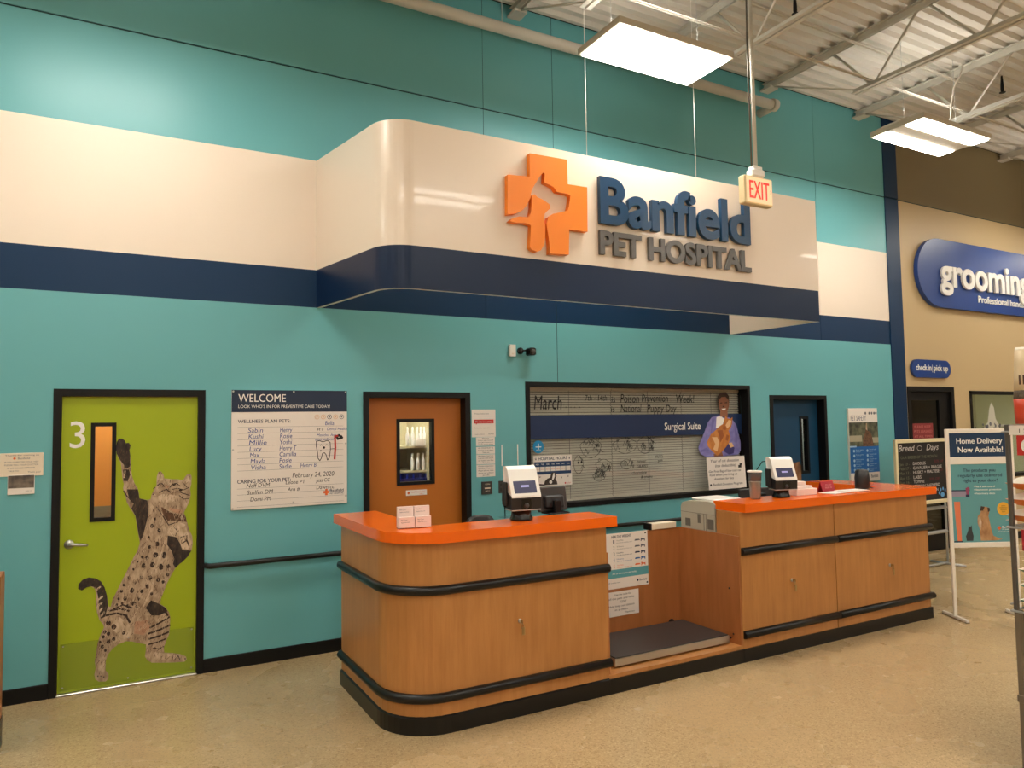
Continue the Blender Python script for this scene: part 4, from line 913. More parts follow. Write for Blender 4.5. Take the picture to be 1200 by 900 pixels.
backroom('wall_salon', 11.16, 14.3, 1.6, 2.6, mat('salon_green', (224, 222, 192), .6))
roomlight(12.3, .8, 2.54, 'ceiling light inside the grooming room', 220)

# ------------------------------------------------------------------ reception counter, left unit
def arcp(cx, cy, r, a0, a1, n=10): return arc(cx, cy, r, a0, a1, n)
YF_ = -1.98
def Lshape(x0, xr, yb, yf, r, w_l, w_f):
    ro = arcp(x0 + r, yf + r, r, 180, 270); ri = r - max(w_l, w_f) if r > max(w_l, w_f) else .05
    return [(x0, yb)] + ro + [(xr, yf), (xr, yf + w_f), (x0 + w_l + ri, yf + w_f)] + [(x0 + w_l + ri - ri * math.sin(math.radians(a)), yf + w_f + ri - ri * math.cos(math.radians(a))) for a in range(10, 90, 10)] + [(x0 + w_l, yf + w_f + ri), (x0 + w_l, yb)]
def off_path(x0, xr, yb, yf, r, o):   # centre line of a bumper rail around the counter
    return [(x0 - o, yb)] + arcp(x0 + r, yf + r, r + o, 180, 270, 12) + [(xr, yf - o)]
XL0, XR0 = 1.515, 3.055
cu = empty('reception_counter', (0, 0, 0), label='left wooden reception counter unit with rounded corner and orange top', cat='counter')
MB().plan(Lshape(XL0, XR0, -.80, YF_, .34, .27, .25), .10, 1.15).build('body', WOOD, cu)
MB().plan(Lshape(XL0 + .004, XR0, -.80, YF_ + .004, .34, .25, .23), 0, .10).build('plinth_core', BLACK, cu)
m = MB(); po = off_path(XL0, XR0, -.80, YF_, .34, .012); pi2 = off_path(XL0, XR0, -.80, YF_, .34, -.004)
m.loft([[(a[0], a[1], 0), (a[0], a[1], .10), (b[0], b[1], .112), (b[0], b[1], 0)] for a, b in zip(po, pi2)], 0, True, True, False)
m.build('plinth', RUB, cu)
for z in (.862, .216):
    p_ = off_path(XL0, XR0 + .012, -.80, YF_, .34, .006)
    m = MB().tube([(x, y, z) for x, y in p_], .030, 12); m.build('bumper_rail', RUB, cu)
TOPO = Lshape(XL0 - .02, 3.12, -.66, -2.025, .36, .33, .335)
def slab(parent, pts, name='worktop'):
    m = MB(); m.plan(pts, 1.152, 1.22); o = m.build(name, ORANGE, parent)
    bv = o.modifiers.new('bevel', 'BEVEL'); bv.width = .006; bv.segments = 2; bv.limit_method = 'ANGLE'; bv.angle_limit = math.radians(50)
    return o
slab(cu, TOPO)
MB().box(XL0 + .27, XR0, -1.73, -1.35, .74, .77).build('work_surface', WOODIN, cu)
def keylock(parent, x, z):
    k_ = MB().lathe([(.014, 0), (.014, -.006), (.010, -.010), (.0, -.010)], (x, YF_, z), 14, 0, 'y').build('lock', STEEL, parent)
    MB().bbox(x - .001, x + .001, YF_ - .04, YF_ - .008, z - .010, z + .012, .0005).tube([(x + .0, YF_ - .03, z), (x + .014, YF_ - .032, z - .03), (x + .004, YF_ - .03, z - .055), (x - .008, YF_ - .03, z - .03), (x, YF_ - .03, z)], .0025, 6).bbox(x - .002, x + .02, YF_ - .034, YF_ - .03, z - .085, z - .035, .001).build('key', mat('brass_key', (176, 150, 104), .3, metal=.8), k_)
keylock(cu, 2.352, .60)

# weighing bay between the units
by = empty('scale_bay', (0, 0, 0), label='open wooden bay between the two counter units holding the scale', cat='counter bay')
MB().box(3.056, 4.343, -1.30, -1.282, .10, .965).build('back_panel', WOODIN, by)
MB().box(3.056, 3.074, YF_ + .01, -1.30, .10, .965).build('side_panel', WOODIN, by)
MB().plan([(4.325, YF_ + .002), (4.343, YF_ + .002), (4.343, -1.282), (4.325, -1.282)], .10, .968).build('side_panel', WOODIN, by)
MB().box(3.056, 4.343, YF_, -1.30, .10, .128).build('platform', WOOD, by)
MB().box(3.056, 4.343, YF_ - .012, -1.30, 0, .10).build('plinth', RUB, by)
MB().lathe([(.035, 0), (.033, -.006), (.02, -.008), (.0, -.004)], (4.215, -1.30, .166), 16, 0, 'y').build('cable_grommet', BLACK, by)
m = MB()
for y, z in ((-1.87, .55), (-1.90, .20), (-1.87, .165)): m.tube([(4.3249, y, z), (4.322, y, z)], .008, 8)
m.build('screw_cap', DARK, by)
scl = empty('pet_scale', (0, 0, 0), label='low black-topped steel pet weighing scale in the wooden bay', cat='scale')
MB().box(3.17, 4.28, -1.90, -1.36, .143, .195).build('steel_tray', STEEL, scl)
MB().bbox(3.176, 4.274, -1.896, -1.366, .195, .203, .003).build('rubber_mat', mat('dark_mat', (50, 44, 42), .5, bump=(160, .3)), scl)
for x in (3.24, 4.2):
    for y in (-1.85, -1.42): MB().lathe([(.02, 0), (.024, .008), (.016, .016)], (x, y, .128), 12).build('foot', BLACK, scl)

# posters in the bay
s = flat('weight_chart', 3.50, 3.975, .522, .968, PAPER, 'white weight chart with teal band on the bay back panel', 'poster', yb=-1.302, t=.003, part='sheet')
letters(MB(), [('HEALTHY WEIGHT', .10, .408, .022, .20, 'l')], -.0008, bold=.02).build('title', INKN, s)
MB().rect(0, .475, .085, .155, -.0008).build('teal_band', INKT, s)
letters(MB(), [('Ask us about your pet today', .1, .115, .014, .25, 'l')], -.0012).build('band_lettering', INKW, s)
m = MB(); cols = [INKG, INKG, INKN, mat('chart_blue', (36, 96, 160), .5), INKO]
for k_ in range(5):
    z = .374 - k_ * .050
    letters(m, [(str(k_ + 1), .115, z - .008, .028, .014, 'l'), (['Very Thin', 'Thin', 'Healthy', 'Heavy', 'Very Heavy'][k_], .15, z + .008, .010, .07, 'l'), ('ribs easily felt with little cover', .15, z - .010, .008, .16, 'l')], -.0008, mi=k_, bold=.012 if k_ == 2 else 0)
    m.poly([(.335, z), (.345, z + .010), (.385, z + .008), (.395, z - .002), (.34, z - .004)], -.0008, k_)
    m.poly([(.40, z - .012), (.403, z + .006), (.398, z + .014), (.41, z + .016), (.42, z + .008), (.442, z + .008), (.446, z + .012), (.446, z - .012), (.44, z - .012), (.436, z - .002), (.412, z - .002), (.408, z - .012)], -.0008, k_)
m.build('chart_rows', cols, s)
letters(MB().ell(.36, .047, .01, -.0008, 10), [('Banfield', .38, .038, .018, .075, 'l'), ('Body condition score', .05, .045, .01, .13, 'l')], -.0008).build('logo', INKN, s)
m = MB()
for x, z in ((.452, .428), (.46, .018)): m.lathe([(.008, 0), (.006, -.004)], (x, 0, z), 10, 0, 'y')
m.build('pin', BLACK, s)
s = flat('bay_notice', 3.52, 3.868, .300, .498, PAPER, 'handwritten white notice taped below the weight chart', 'notice', yb=-1.302, t=.002, part='sheet')
letters(MB(), [('Use the scale for', .10, .165, .016, .17, 'l'), ('all the pets and visits', .04, .135, .016, .26, 'l'), ('TODAY', .15, .105, .018, .07, 'l'), ('Help keep our stations', .04, .075, .016, .26, 'l'), ('in a clean', .10, .045, .016, .13, 'l'), ('Thank you', .2, .018, .014, .1, 'l')], -.0008, shear=.1).build('handwriting', INKK, s)

# right unit
cu = empty('reception_counter', (0, 0, 0), label='right long wooden reception counter unit with two locked panels', cat='counter')
def Ush(x0, x1, yb, yf, wf, wl): return [(x0, yf), (x1, yf), (x1, yb), (x1 - wl, yb), (x1 - wl, yf + wf), (x0, yf + wf)]
MB().plan(Ush(4.346, 5.463, -.9, YF_, .25, .0 + .0) if False else [(4.346, YF_), (5.461, YF_), (5.461, YF_ + .25), (4.346, YF_ + .25)], .10, 1.15).build('front_panel', WOOD, cu)
MB().plan([(5.470, YF_), (6.795, YF_), (6.795, -.90), (6.56, -.90), (6.56, YF_ + .25), (5.470, YF_ + .25)], .10, 1.15).build('front_panel', WOOD, cu)
MB().box(5.461, 5.470, YF_ + .006, YF_ + .24, .10, 1.15).build('panel_seam', BLACK, cu)
m = MB().plan([(4.345, YF_ - .012), (6.806, YF_ - .012), (6.806, -.90), (6.56, -.90), (6.56, YF_ + .25), (4.345, YF_ + .25)], 0, .10); m.build('plinth', RUB, cu)
for z in (.848, .206):
    for a, b in ((4.35, 5.475), (5.485, 6.83)):
        MB().tube([(a, YF_ - .006, z), (b, YF_ - .006, z)], .030, 12).build('bumper_rail', RUB, cu)
    MB().tube([(6.80, YF_ - .006, z), (6.80, -.92, z)], .030, 12).build('bumper_rail', RUB, cu)
slab(cu, [(4.37, -2.02), (6.90, -2.02), (6.90, -.86), (6.50, -.86), (6.50, -1.68), (4.37, -1.68)])
keylock(cu, 4.914, .565); keylock(cu, 6.20, .550)
MB().box(4.36, 6.56, -1.73, -1.20, .925, .95).build('work_surface', WOODIN, cu)
for x in (4.5, 6.4): MB().box(x, x + .04, -1.28, -1.24, 0, .925).build('leg', DARK, cu)
# back return shelf with black edge
# printer behind the side panel
pr = empty('office_printer', (4.36, -1.70, .95), label='beige office printer behind the bay, under the right orange top', cat='printer')
m = MB()
prof = [(0.0, 0), (0.0, .235), (.02, .252), (.10, .258), (.30, .248), (.39, .225), (.405, .19), (.405, 0)]
m.loft([[(0.0, .0 + p_[0], p_[1]) for p_ in prof], [(.012, -.0 + p_[0], p_[1] + .004) for p_ in prof], [(.40, p_[0], p_[1] + .004) for p_ in prof], [(.41, p_[0], p_[1]) for p_ in prof]])
m.build('body', BEIGE, pr)
m = MB()
for (a, b, c, d_) in ((.015, .085, .03, .115), (.165, .20, .07, .145), (.285, .35, .035, .10)):
    z = c
    MB().face([(-.002, a, c), (-.002, a, d_), (-.002, b, d_), (-.002, b, c)], 0).build('side_vent', GREYP, pr)
m = MB().box(-.0025, 0, .0, .40, .150, .153).box(-.0025, 0, .125, .128, .0, .15).box(-.0025, 0, .10, .103, 0, .15); m.build('panel_gap', GREYP, pr)
MB().bbox(.05, .36, .05, .33, .256, .272, .008).build('paper_tray', WHITEP, pr)
cb = empty('cable_bundle', (4.40, -1.712, .95), label='tangle of black cables between the printer and counter panel', cat='cables')
MB().tube([(.0, -.004, 0.02), (.02, -.006, .1), (.0, -.004, .16), (.05, -.006, .19)], .007, 8).build('cable', BLACK, cb)
MB().tube([(.05, -.004, 0.01), (.01, -.008, .05), (.06, -.006, .12), (.02, -.004, .18)], .007, 8).build('cable', BLACK, cb)
# cream booklet lying on the back panel
s = empty('booklet', (4.14, -1.29, .968), label='cream booklet lying on top of the bay back panel', cat='booklet')
MB().bbox(-.14, .14, -.03, .05, 0, .05, .003).build('pages', PAPER2, s)
MB().bbox(-.152, -.13, -.034, .052, .0, .053, .002).build('binding', BLACK, s)

# ------------------------------------------------------------------ things on the counters
SCR = mat('terminal_screen', (54, 56, 78), .2, emit=(90, 92, 140), estr=.12)
def terminal():
    r = empty('payment_terminal')
    side = [(-.085, .075), (-.092, .16), (-.018, .335), (.03, .35), (.055, .34), (.035, .22), (.03, .075)]
    w_ = .108
    def sl(prof, y0, y1, mm, nm, p=r, b=.010):
        m = MB(); m.loft([[(-w_ + b, a * .97, z) for a, z in prof], [(-w_, a, z) for a, z in prof], [(w_, a, z) for a, z in prof], [(w_ - b, a * .97, z) for a, z in prof]][::-1]); return m.build(nm, mm, p)
    sl([(-.088, .078), (-.094, .158), (.038, .20), (.04, .085)], 0, 0, DARK, 'lower_body')
    sl([(-.094, .158), (-.094, .170), (-.022, .345), (.012, .368), (.050, .365), (.060, .34), (.038, .20)], 0, 0, WHITEP, 'white_cover')
    def on(u, v, t):   # point on the slanted face
        y = -.094 + (v) * (.072); z = .170 + v * .175
        n = Vector((0, -.175, .072)).normalized()
        return (u, y + n.y * t, z + n.z * t)
    q = [on(-.083, .10, .001), on(.083, .10, .001), on(.083, .56, .001), on(-.083, .56, .001)]
    sc_ = MB().face(q).build('screen', SCR, r)
    MB().face([on(-.03, .32, .002), on(.03, .32, .002), on(.03, .40, .002), on(-.03, .40, .002)]).build('screen_message', mat('screen_text', (150, 148, 200), .3, emit=(150, 148, 210), estr=.3), sc_)
    MB().face([(-.035, -.095, .085), (.035, -.095, .085), (.035, -.0968, .15), (-.035, -.0968, .15)]).build('printer_slot', BLACKG, r)
    MB().lathe([(.018, 0), (.016, -.006), (.008, -.008)], (0, -.094, .105), 14, 0, 'y').build('scanner_window', DARK2, r)
    MB().bbox(-.107, .107, -.093, .03, .071, .078, .002).build('silver_edge', SILVER, r)
    MB().lathe([(.078, 0), (.08, .012), (.07, .03), (.066, .075)], n=24).build('base', BLACKG, r)
    MB().bbox(-.118, -.104, -.02, .06, .10, .26, .006).build('side_reader', DARK, r)
    return r
t1 = terminal(); t1.location = (2.478, -1.80, 1.221); t1.rotation_euler = (0, 0, -.10); tag(t1, 'white and black payment terminal on the left counter unit', 'payment terminal')
t2 = copy_tree(t1); t2.location = (5.01, -1.82, 1.221); t2.scale = (.94, .94, .93); t2.rotation_euler = (0, 0, -.30); tag(t2, 'white and black payment terminal on the right counter unit', 'payment terminal')
tag(MB().tube([(2.40, -1.70, 1.42), (2.40, -1.68, 1.40), (2.43, -1.62, 1.34), (2.46, -1.60, 1.28), (2.46, -1.60, 1.225)], .004, 6).build('terminal_cable', BLACK), 'thin black cable hanging left of the left payment terminal', 'cable')
tag(MB().tube([(4.99, -1.74, 1.53), (4.93, -1.70, 1.52), (4.87, -1.68, 1.44), (4.90, -1.66, 1.34), (4.95, -1.66, 1.225)], .004, 6).build('terminal_cable', BLACK), 'thin black cable looping left of the right payment terminal', 'cable')
# monitor behind the left terminal, screen turned away
r = empty('computer_monitor', (2.862, -1.62, 1.201), rz=.0, label='black monitor seen from behind beside the left payment terminal', cat='monitor')
m = MB(); M_ = Matrix.Rotation(-.14, 4, 'X') @ Matrix.Translation((0, 0, 0))
m.bbox(-.13, .12, .0, .03, .035, .215, .008, 0, M_).build('screen_housing', DARK2, r)
MB().bbox(-.09, .08, -.03, .005, .055, .15, .012, 0, M_).build('rear_cover', DARK, r)
MB().bbox(-.03, .03, -.055, -.02, .02, .12, .008).build('stand', BLACK, r); MB().bbox(-.09, .09, -.07, .05, .0205, .03, .004).build('stand_base', BLACK, r)
# clear acrylic sign holder
r = empty('sign_holder', (2.41, -1.64, 1.221), label='clear acrylic sign holder standing behind the left payment terminal', cat='sign holder')
ACR = glassmat('acrylic', (252, 255, 255), .04)
MB().box(.01, .138, -.002, .002, .012, .51).build('clear_panel', ACR, r)
m = MB().box(.008, .012, -.004, .004, .362, .51).box(.136, .140, -.004, .004, .362, .51); m.build('edge_strip', WHITEP, r)
MB().bbox(-.005, .15, -.05, .05, 0, .006, .002).box(.0, .145, -.004, .004, .006, .012).build('foot', ACR, r)
# business card dispenser
CARD = mat('pinkish_card', (240, 222, 214), .6)
r = empty('card_dispenser', (1.726, -1.735, 1.221), rz=-.12, label='white business card dispenser with two columns at the rounded corner', cat='card holder')
MB().box(-.108, .108, -.01, .055, 0, .004).box(-.108, .108, .045, .05, .004, .10).build('stand', ACR, r)
for sx in (-.054, .054):
    for (a, b, c, d_) in ((-.018, .012, .004, .072), (.018, .046, .004, .134)):
        st = MB().box(sx - .051, sx + .051, a, b, c, d_).build('card_stack', CARD, r)
        letters(MB(), [('Pet Care', sx - .038, d_ - .022, .008, .04, 'l'), ('appointment', sx - .038, d_ - .036, .006, .06, 'l')], a - .0008).build('card_lettering', INKG, st)
# cards beside the right terminal
r = empty('card_stack', (5.315, -1.78, 1.221), rz=-.1, label='loose pile of pinkish white cards right of the right payment terminal', cat='cards')
MB().bbox(-.12, .125, -.06, .03, 0, .055, .003, 0, Matrix.Rotation(.03, 4, 'Z')).build('lower_cards', CARD, r)
MB().bbox(-.10, .03, -.02, .07, .055, .115, .003, 0, Matrix.Rotation(-.06, 4, 'Z')).build('upper_cards', CARD, r)
MB().bbox(-.115, .09, -.04, .05, .055, .078, .003, 0, Matrix.Rotation(.08, 4, 'Z')).build('middle_cards', CARD, r)
# tumbler
r = empty('drinking_tumbler', (4.735, -1.79, 1.221), label='grey clear tumbler with pale rim left of the right payment terminal', cat='tumbler')
MB().lathe([(.040, 0), (.043, .01), (.050, .14), (.052, .15)], n=22).build('cup', mat('grey_cup', (150, 144, 136), .25, metal=.5), r)
MB().lathe([(.052, .15), (.056, .215), (.057, .222)], n=22).build('upper_cup', mat('dark_cup_band', (88, 100, 106), .25, metal=.3), r)
MB().lathe([(.060, .222), (.062, .226), (.062, .232), (.050, .236), (.0, .236)], n=22).build('lid', WHITEP, r)
# dark monitor base and keyboard shapes behind the right unit
r = empty('computer_monitor', (5.30, -1.34, .952), rz=.0, label='black monitor low behind the right counter, left of the right terminal', cat='monitor')
MB().bbox(-.24, .20, .0, .03, .06, .30, .008, 0, Matrix.Rotation(-.12, 4, 'X')).build('screen_housing', DARK, r)
MB().bbox(-.08, .02, -.05, .005, .12, .26, .012).build('rear_cover', BLACK, r)
MB().bbox(-.10, .06, -.08, .08, 0, .012, .004).bbox(-.04, .0, -.04, .02, .012, .15, .006).build('stand', BLACK, r)
# papers, red card, speaker
r = empty('paper_stack', (5.80, -1.83, 1.221), rz=.04, label='loose white papers lying on the right counter top', cat='papers')
MB().box(-.25, .02, -.06, .09, 0, .004, 0, Matrix.Rotation(.1, 4, 'Z')).build('sheet', PAPER, r)
MB().box(-.02, .26, -.08, .08, .004, .009, 0, Matrix.Rotation(-.08, 4, 'Z')).build('sheet', PAPER, r)
r = empty('table_card', (5.72, -1.72, 1.221), label='small dark red card standing on the right counter', cat='card')
MB().loft([[(-.085, -.03, 0), (.085, -.03, 0), (.085, -.026, 0), (-.085, -.026, 0)], [(-.085, 0, .095), (.085, 0, .095), (.085, .004, .095), (-.085, .004, .095)]]).loft([[(-.085, .03, 0), (.085, .03, 0), (.085, .034, 0), (-.085, .034, 0)], [(-.085, 0, .095), (.085, 0, .095), (.085, .004, .095), (-.085, .004, .095)]]).build('folded_card', mat('maroon_card', (160, 26, 44), .5), r)
m = letters(MB(), [('PLEASE', 0, .055, .014, .08, 'c'), ('SIGN IN', 0, .03, .014, .09, 'c')], -.0215, bold=.01); m.build('lettering', mat('pink_print', (226, 150, 150), .5), r)
r = empty('desk_speaker', (6.20, -1.74, 1.221), label='black rounded desk speaker near the right end of the counter', cat='speaker')
MB().lathe([(.06, 0), (.064, .01), (.066, .10), (.058, .165), (.04, .178), (.0, .18)], n=24).build('body', DARK, r)
MB().lathe([(.068, .0), (.068, .006), (.066, .012)], n=24).build('base', BLACKG, r)
MB().tube([(.05, .0, .01), (.12, -.02, .006), (.16, .05, .006)], .004, 6).build('cable', BLACK, r)
# office chair behind the left unit
r = empty('office_chair', (2.45, -1.22, -.045), label='black office chair, only its back edge showing above the left counter', cat='office chair')
m = MB(); rings = []
for z, w_ in ((.62, .17), (.75, .20), (1.0, .19), (1.16, .15), (1.225, .10), (1.24, .06)):
    rings.append([(x_ * w_, .02 * math.cos(x_ * 1.5) + yo + .0, z) for x_, yo in ((-1, 0), (-.5, -.03), (.5, -.03), (1, 0), (.5, .03), (-.5, .03))])
m.loft(rings, sm=True).build('backrest', DARK, r)
MB().bbox(-.23, .23, .06, .50, .46, .54, .03).build('seat', DARK, r)
MB().tube([(0, .25, .46), (0, .25, .12)], .03, 12).build('gas_post', BLACK, r)
MB().tube([(0, .25, .46), (0, .04, .50), (0, .03, .66)], .02, 8).build('back_bracket', BLACK, r)
for k_ in range(5):
    a = k_ * 1.2566; e = (.28 * math.cos(a), .25 + .28 * math.sin(a))
    lg = MB().tube([(0, .25, .13), (e[0], e[1], .08)], .018, 8).build('leg', BLACK, r)
    MB().tube([(e[0] - .012, e[1], .03), (e[0] + .012, e[1], .03)], .028, 12).build('caster', BLACK, lg)

# ------------------------------------------------------------------ chalkboard on its stand
CRF = mat('cream_frame', (226, 214, 176), .5)
r = empty('chalkboard', (8.93, -.65, 0), label='black chalkboard in a cream frame listing breed days', cat='chalkboard')
bx0, bx1, bz0_, bz1_ = -.57, .515, .80, 1.615; fw = .045
MB().box(bx0 + fw, bx1 - fw, -.004, .012, bz0_ + fw, bz1_ - fw).build('board', mat('slate_black', (22, 20, 22), .6), r)
m = MB(); m.bbox(bx0, bx0 + fw, -.018, .018, bz0_, bz1_, .004).bbox(bx1 - fw, bx1, -.018, .018, bz0_, bz1_, .004).bbox(bx0 + fw, bx1 - fw, -.018, .018, bz1_ - fw, bz1_, .004).bbox(bx0 + fw, bx1 - fw, -.018, .018, bz0_, bz0_ + fw, .004); m.build('frame', CRF, r)
CHW = mat('chalk_white', (206, 202, 198), .8); each_line('chalk_title', [('Breed', -.50, 1.47, .075, .33, 'l'), ('Days', .07, 1.47, .075, .26, 'l')], -.0055, CHW, r, shear=.25); m = MB()
for a in range(8):
    t_ = a * .7854; m.stroke([(-.07 + .05 * math.cos(t_), 1.50 + .03 * math.sin(t_)), (-.07 + .05 * math.cos(t_ + .785), 1.50 + .03 * math.sin(t_ + .785))], .006, -.0055)
rowsb = [('BICHONS', .24), ('Poodles', 0), ('Golden Retriever', .0), ('LABS', .18), ('Tonkic', .2), ('GERMAN SHEPHERD', 0), ('DOBERMAN', 0)]
L_ = [('DOODLES', -.22, 1.295, .036, .26, 'l'), ('CAVALIER + BEAGLE', -.22, 1.24, .036, .60, 'l'), ('HUSKY + MALTESE', -.22, 1.185, .036, .54, 'l'), ('LABS', -.22, 1.125, .038, .16, 'l'), ('TOMMIE', -.22, 1.07, .034, .22, 'l'), ('GERMAN SHEPHERD', -.22, 1.015, .036, .54, 'l'), ('DOBERMAN', -.04, .955, .032, .32, 'l')]
m.build('chalk_flower', CHW, r); each_line('chalk_line', L_, -.0055, CHW, r, bold=.006)
each_line('dim_chalk_line', [('Jan 13 -', -.49, 1.295, .034, .2, 'l'), ('Feb 17 -', -.49, 1.24, .034, .22, 'l'), ('Mar 13 -', -.49, 1.185, .034, .22, 'l'), ('Apr 15 -', -.49, 1.125, .034, .22, 'l'), ('Jun 16 -', -.49, 1.07, .034, .22, 'l'), ('Jul 16 -', -.49, 1.015, .034, .22, 'l'), ('OUR BREED OF THE MONTH', -.46, 1.375, .034, .75, 'l')], -.0055, mat('chalk_dim', (112, 116, 92), .8), r)
m = letters(MB(), [('30% off', .22, 1.31, .034, .2, 'l'), ('on all', .2, 1.20, .03, .2, 'l'), ('20% Off', .1, 1.09, .034, .22, 'l')], -.0055, shear=.2); m.build('red_chalk', mat('chalk_red', (112, 40, 52), .8), r)
m = MB().ell(.37, .90, .04, -.0055, 12, 0, .032)
for x, z in ((.30, .925), (.335, .965), (.385, .975), (.43, .955)): m.ell(x, z, .016, -.0055, 8, 0, .022)
m.build('blue_paw', mat('chalk_blue', (96, 156, 210), .8), r)
for x in (-.50, .46): MB().tube([(x, .02, .02), (x, .02, 1.60)], .014, 10).build('upright', SILVER, r)
for z in (.735, .43): MB().tube([(-.50, .02, z), (.46, .02, z)], .022, 12).build('crossbar', SILVER, r)
for x in (-.50, .46):
    ft = MB().tube([(x, -.20, .018), (x, .24, .018)], .014, 8).build('foot', SILVER, r)
MB().tube([(-.50, .02, .03), (.46, .02, .03)], .014, 8).build('lower_bar', SILVER, r)

# ------------------------------------------------------------------ home delivery sign stand
ang = math.atan2(-.284, .544)
r = empty('sign_stand', (6.95, -2.112, 0), rz=ang, label='white metal floor stand with the home delivery poster', cat='sign stand')
MW = mat('white_metal', (234, 226, 214), .4); Wd = .614
for x in (0, Wd): MB().bbox(x - .016, x + .016, -.012, .012, .03, 1.765, .003).build('upright', MW, r)
for x in (0, Wd): MB().bbox(x - .016, x + .016, -.18, .18, .004, .03, .004).build('foot', MW, r)
for x in (0, Wd):
    for y in (-.17, .17): MB().bbox(x - .018, x + .018, y - .012, y + .012, 0, .006, .002).build('foot_pad', BLACK, r)
MB().bbox(.016, Wd - .016, -.014, .014, 1.725, 1.765, .003).build('top_rail', MW, r)
MB().bbox(.016, Wd - .016, -.014, .014, 1.432, 1.50, .003).build('middle_rail', MW, r)
MB().bbox(.016, Wd - .016, -.014, .014, .652, .70, .003).build('bottom_rail', MW, r)
hp = MB().box(.016, Wd - .016, -.008, .008, 1.50, 1.725).build('header_panel', mat('header_blue', (18, 52, 86), .35), r)
letters(MB(), [('Home Delivery', .305, 1.625, .052, .44, 'c'), ('Now Available!', .312, 1.542, .052, .43, 'c')], -.0095, bold=.024).build('lettering', INKW, hp)
px0, px1, pz0, pz1 = .016, Wd - .016, .70, 1.432
pp = MB().box(px0, px1, -.008, .008, pz0, pz1).build('poster_panel', mat('poster_teal', (96, 158, 164), .4), r)
U = lambda u, v: (px0 + u * (px1 - px0), pz0 + v * (pz1 - pz0))
def L2(t_, u, v, h, w_, al='c'): a = U(u, v); return (t_, a[0], a[1], h, w_, al)
letters(MB(), [L2('The products you', .47, .90, .030, .31), L2('regularly use delivered', .48, .835, .030, .42), L2('right to your door!', .48, .77, .030, .33)], -.0095, bold=.02).build('headline', INKN, pp)
letters(MB(), [L2('•Flea & tick control', .37, .70, .017, .2, 'l'), L2('•Heartworm prevention', .37, .66, .017, .26, 'l'), L2('•Veterinary diets', .37, .61, .017, .2, 'l')], -.0095, bold=.012).build('bullet_lettering', INKW, pp)
m = MB(); m.rect(*[U(.0, 0)[0], U(.235, 0)[0]], U(0, .585)[1], U(0, .66)[1], -.0092, 0); m.build('porch_roof', mat('mauve_print', (150, 140, 160), .5), pp)
m = MB(); m.rect(U(.0, 0)[0], U(.30, 0)[0], U(0, .655)[1], U(0, .67)[1], -.0095, 0); m.rect(U(.23, 0)[0], U(.29, 0)[0], U(0, .575)[1], U(0, .61)[1], -.0097, 0); m.rect(U(0, 0)[0], U(.15, 0)[0], U(0, 0.005)[1], U(0, .02)[1], -.0095); m.build('porch_trim', INKN, pp)
MB().poly([U(.23, .69), U(.27, .71), U(.30, .69), U(.28, .61), U(.24, .61)], -.0099).build('porch_lamp', mat('mulberry_print', (140, 62, 96), .5), pp)
MB().poly([U(.03, .52), U(.13, .52), U(.13, .02), U(.06, .02)], -.0094).build('porch_door', mat('coral_print', (224, 124, 84), .5), pp)
MB().poly([U(.44, .02), U(.43, .17), U(.40, .25), U(.41, .33), U(.46, .38), U(.47, .43), U(.51, .455), U(.60, .44), U(.61, .40), U(.585, .33), U(.62, .17), U(.65, .08), U(.78, .03), U(.80, .05), U(.70, .02)], -.0094).build('dog_picture', mat('tan_dog_print', (196, 152, 108), .6, noise=(20, (150, 106, 66), .7, (1, 1, .6))), pp)
MB().poly([U(.45, .40), U(.47, .46), U(.53, .45), U(.50, .40)], -.0098).poly([U(.575, .44), U(.61, .435), U(.615, .40), U(.58, .38)], -.0098).build('dog_ears', FURD, pp)
MB().poly([U(.42, .2), U(.41, .31), U(.45, .34), U(.47, .25), U(.45, .15)], -.0098).build('dog_chest', FURL, pp)
MB().poly([U(.21, .02), U(.20, .08), U(.24, .15), U(.255, .22), U(.275, .19), U(.30, .22), U(.305, .15), U(.325, .08), U(.315, .02)], -.0094).build('cat_picture', mat('dark_cat_print', (54, 58, 62), .6), pp)
a = U(.84, .42); MB().ell(a[0], a[1], .062, -.0094, 26).build('yellow_badge', mat('badge_yellow', (228, 172, 54), .5), pp)
letters(MB(), [('GET A', a[0], a[1] + .022, .011, .04, 'c'), ('MONTHLY', a[0], a[1] + .004, .012, .07, 'c'), ('DELIVERY', a[0], a[1] - .014, .012, .06, 'c'), ('BOX', a[0], a[1] - .032, .011, .03, 'c')], -.0098, bold=.01).build('badge_lettering', FURB, pp)
a = U(.755, .175); m = MB().rect(a[0] - .006, a[0] + .006, a[1] - .018, a[1] + .018, -.0095).rect(a[0] - .018, a[0] - .006, a[1] - .006, a[1] + .006, -.0095).rect(a[0] + .006, a[0] + .018, a[1] - .006, a[1] + .006, -.0095); m.build('logo', INKO, pp)
letters(MB(), [('Banfield', a[0] + .028, a[1] + .0, .020, .085, 'l'), ('PET HOSPITAL', a[0] + .028, a[1] - .018, .010, .085, 'l'), ('ask about home delivery', a[0] - .015, a[1] - .036, .007, .13, 'l')], -.0095, bold=.012).build('logo_lettering', INKW, pp)

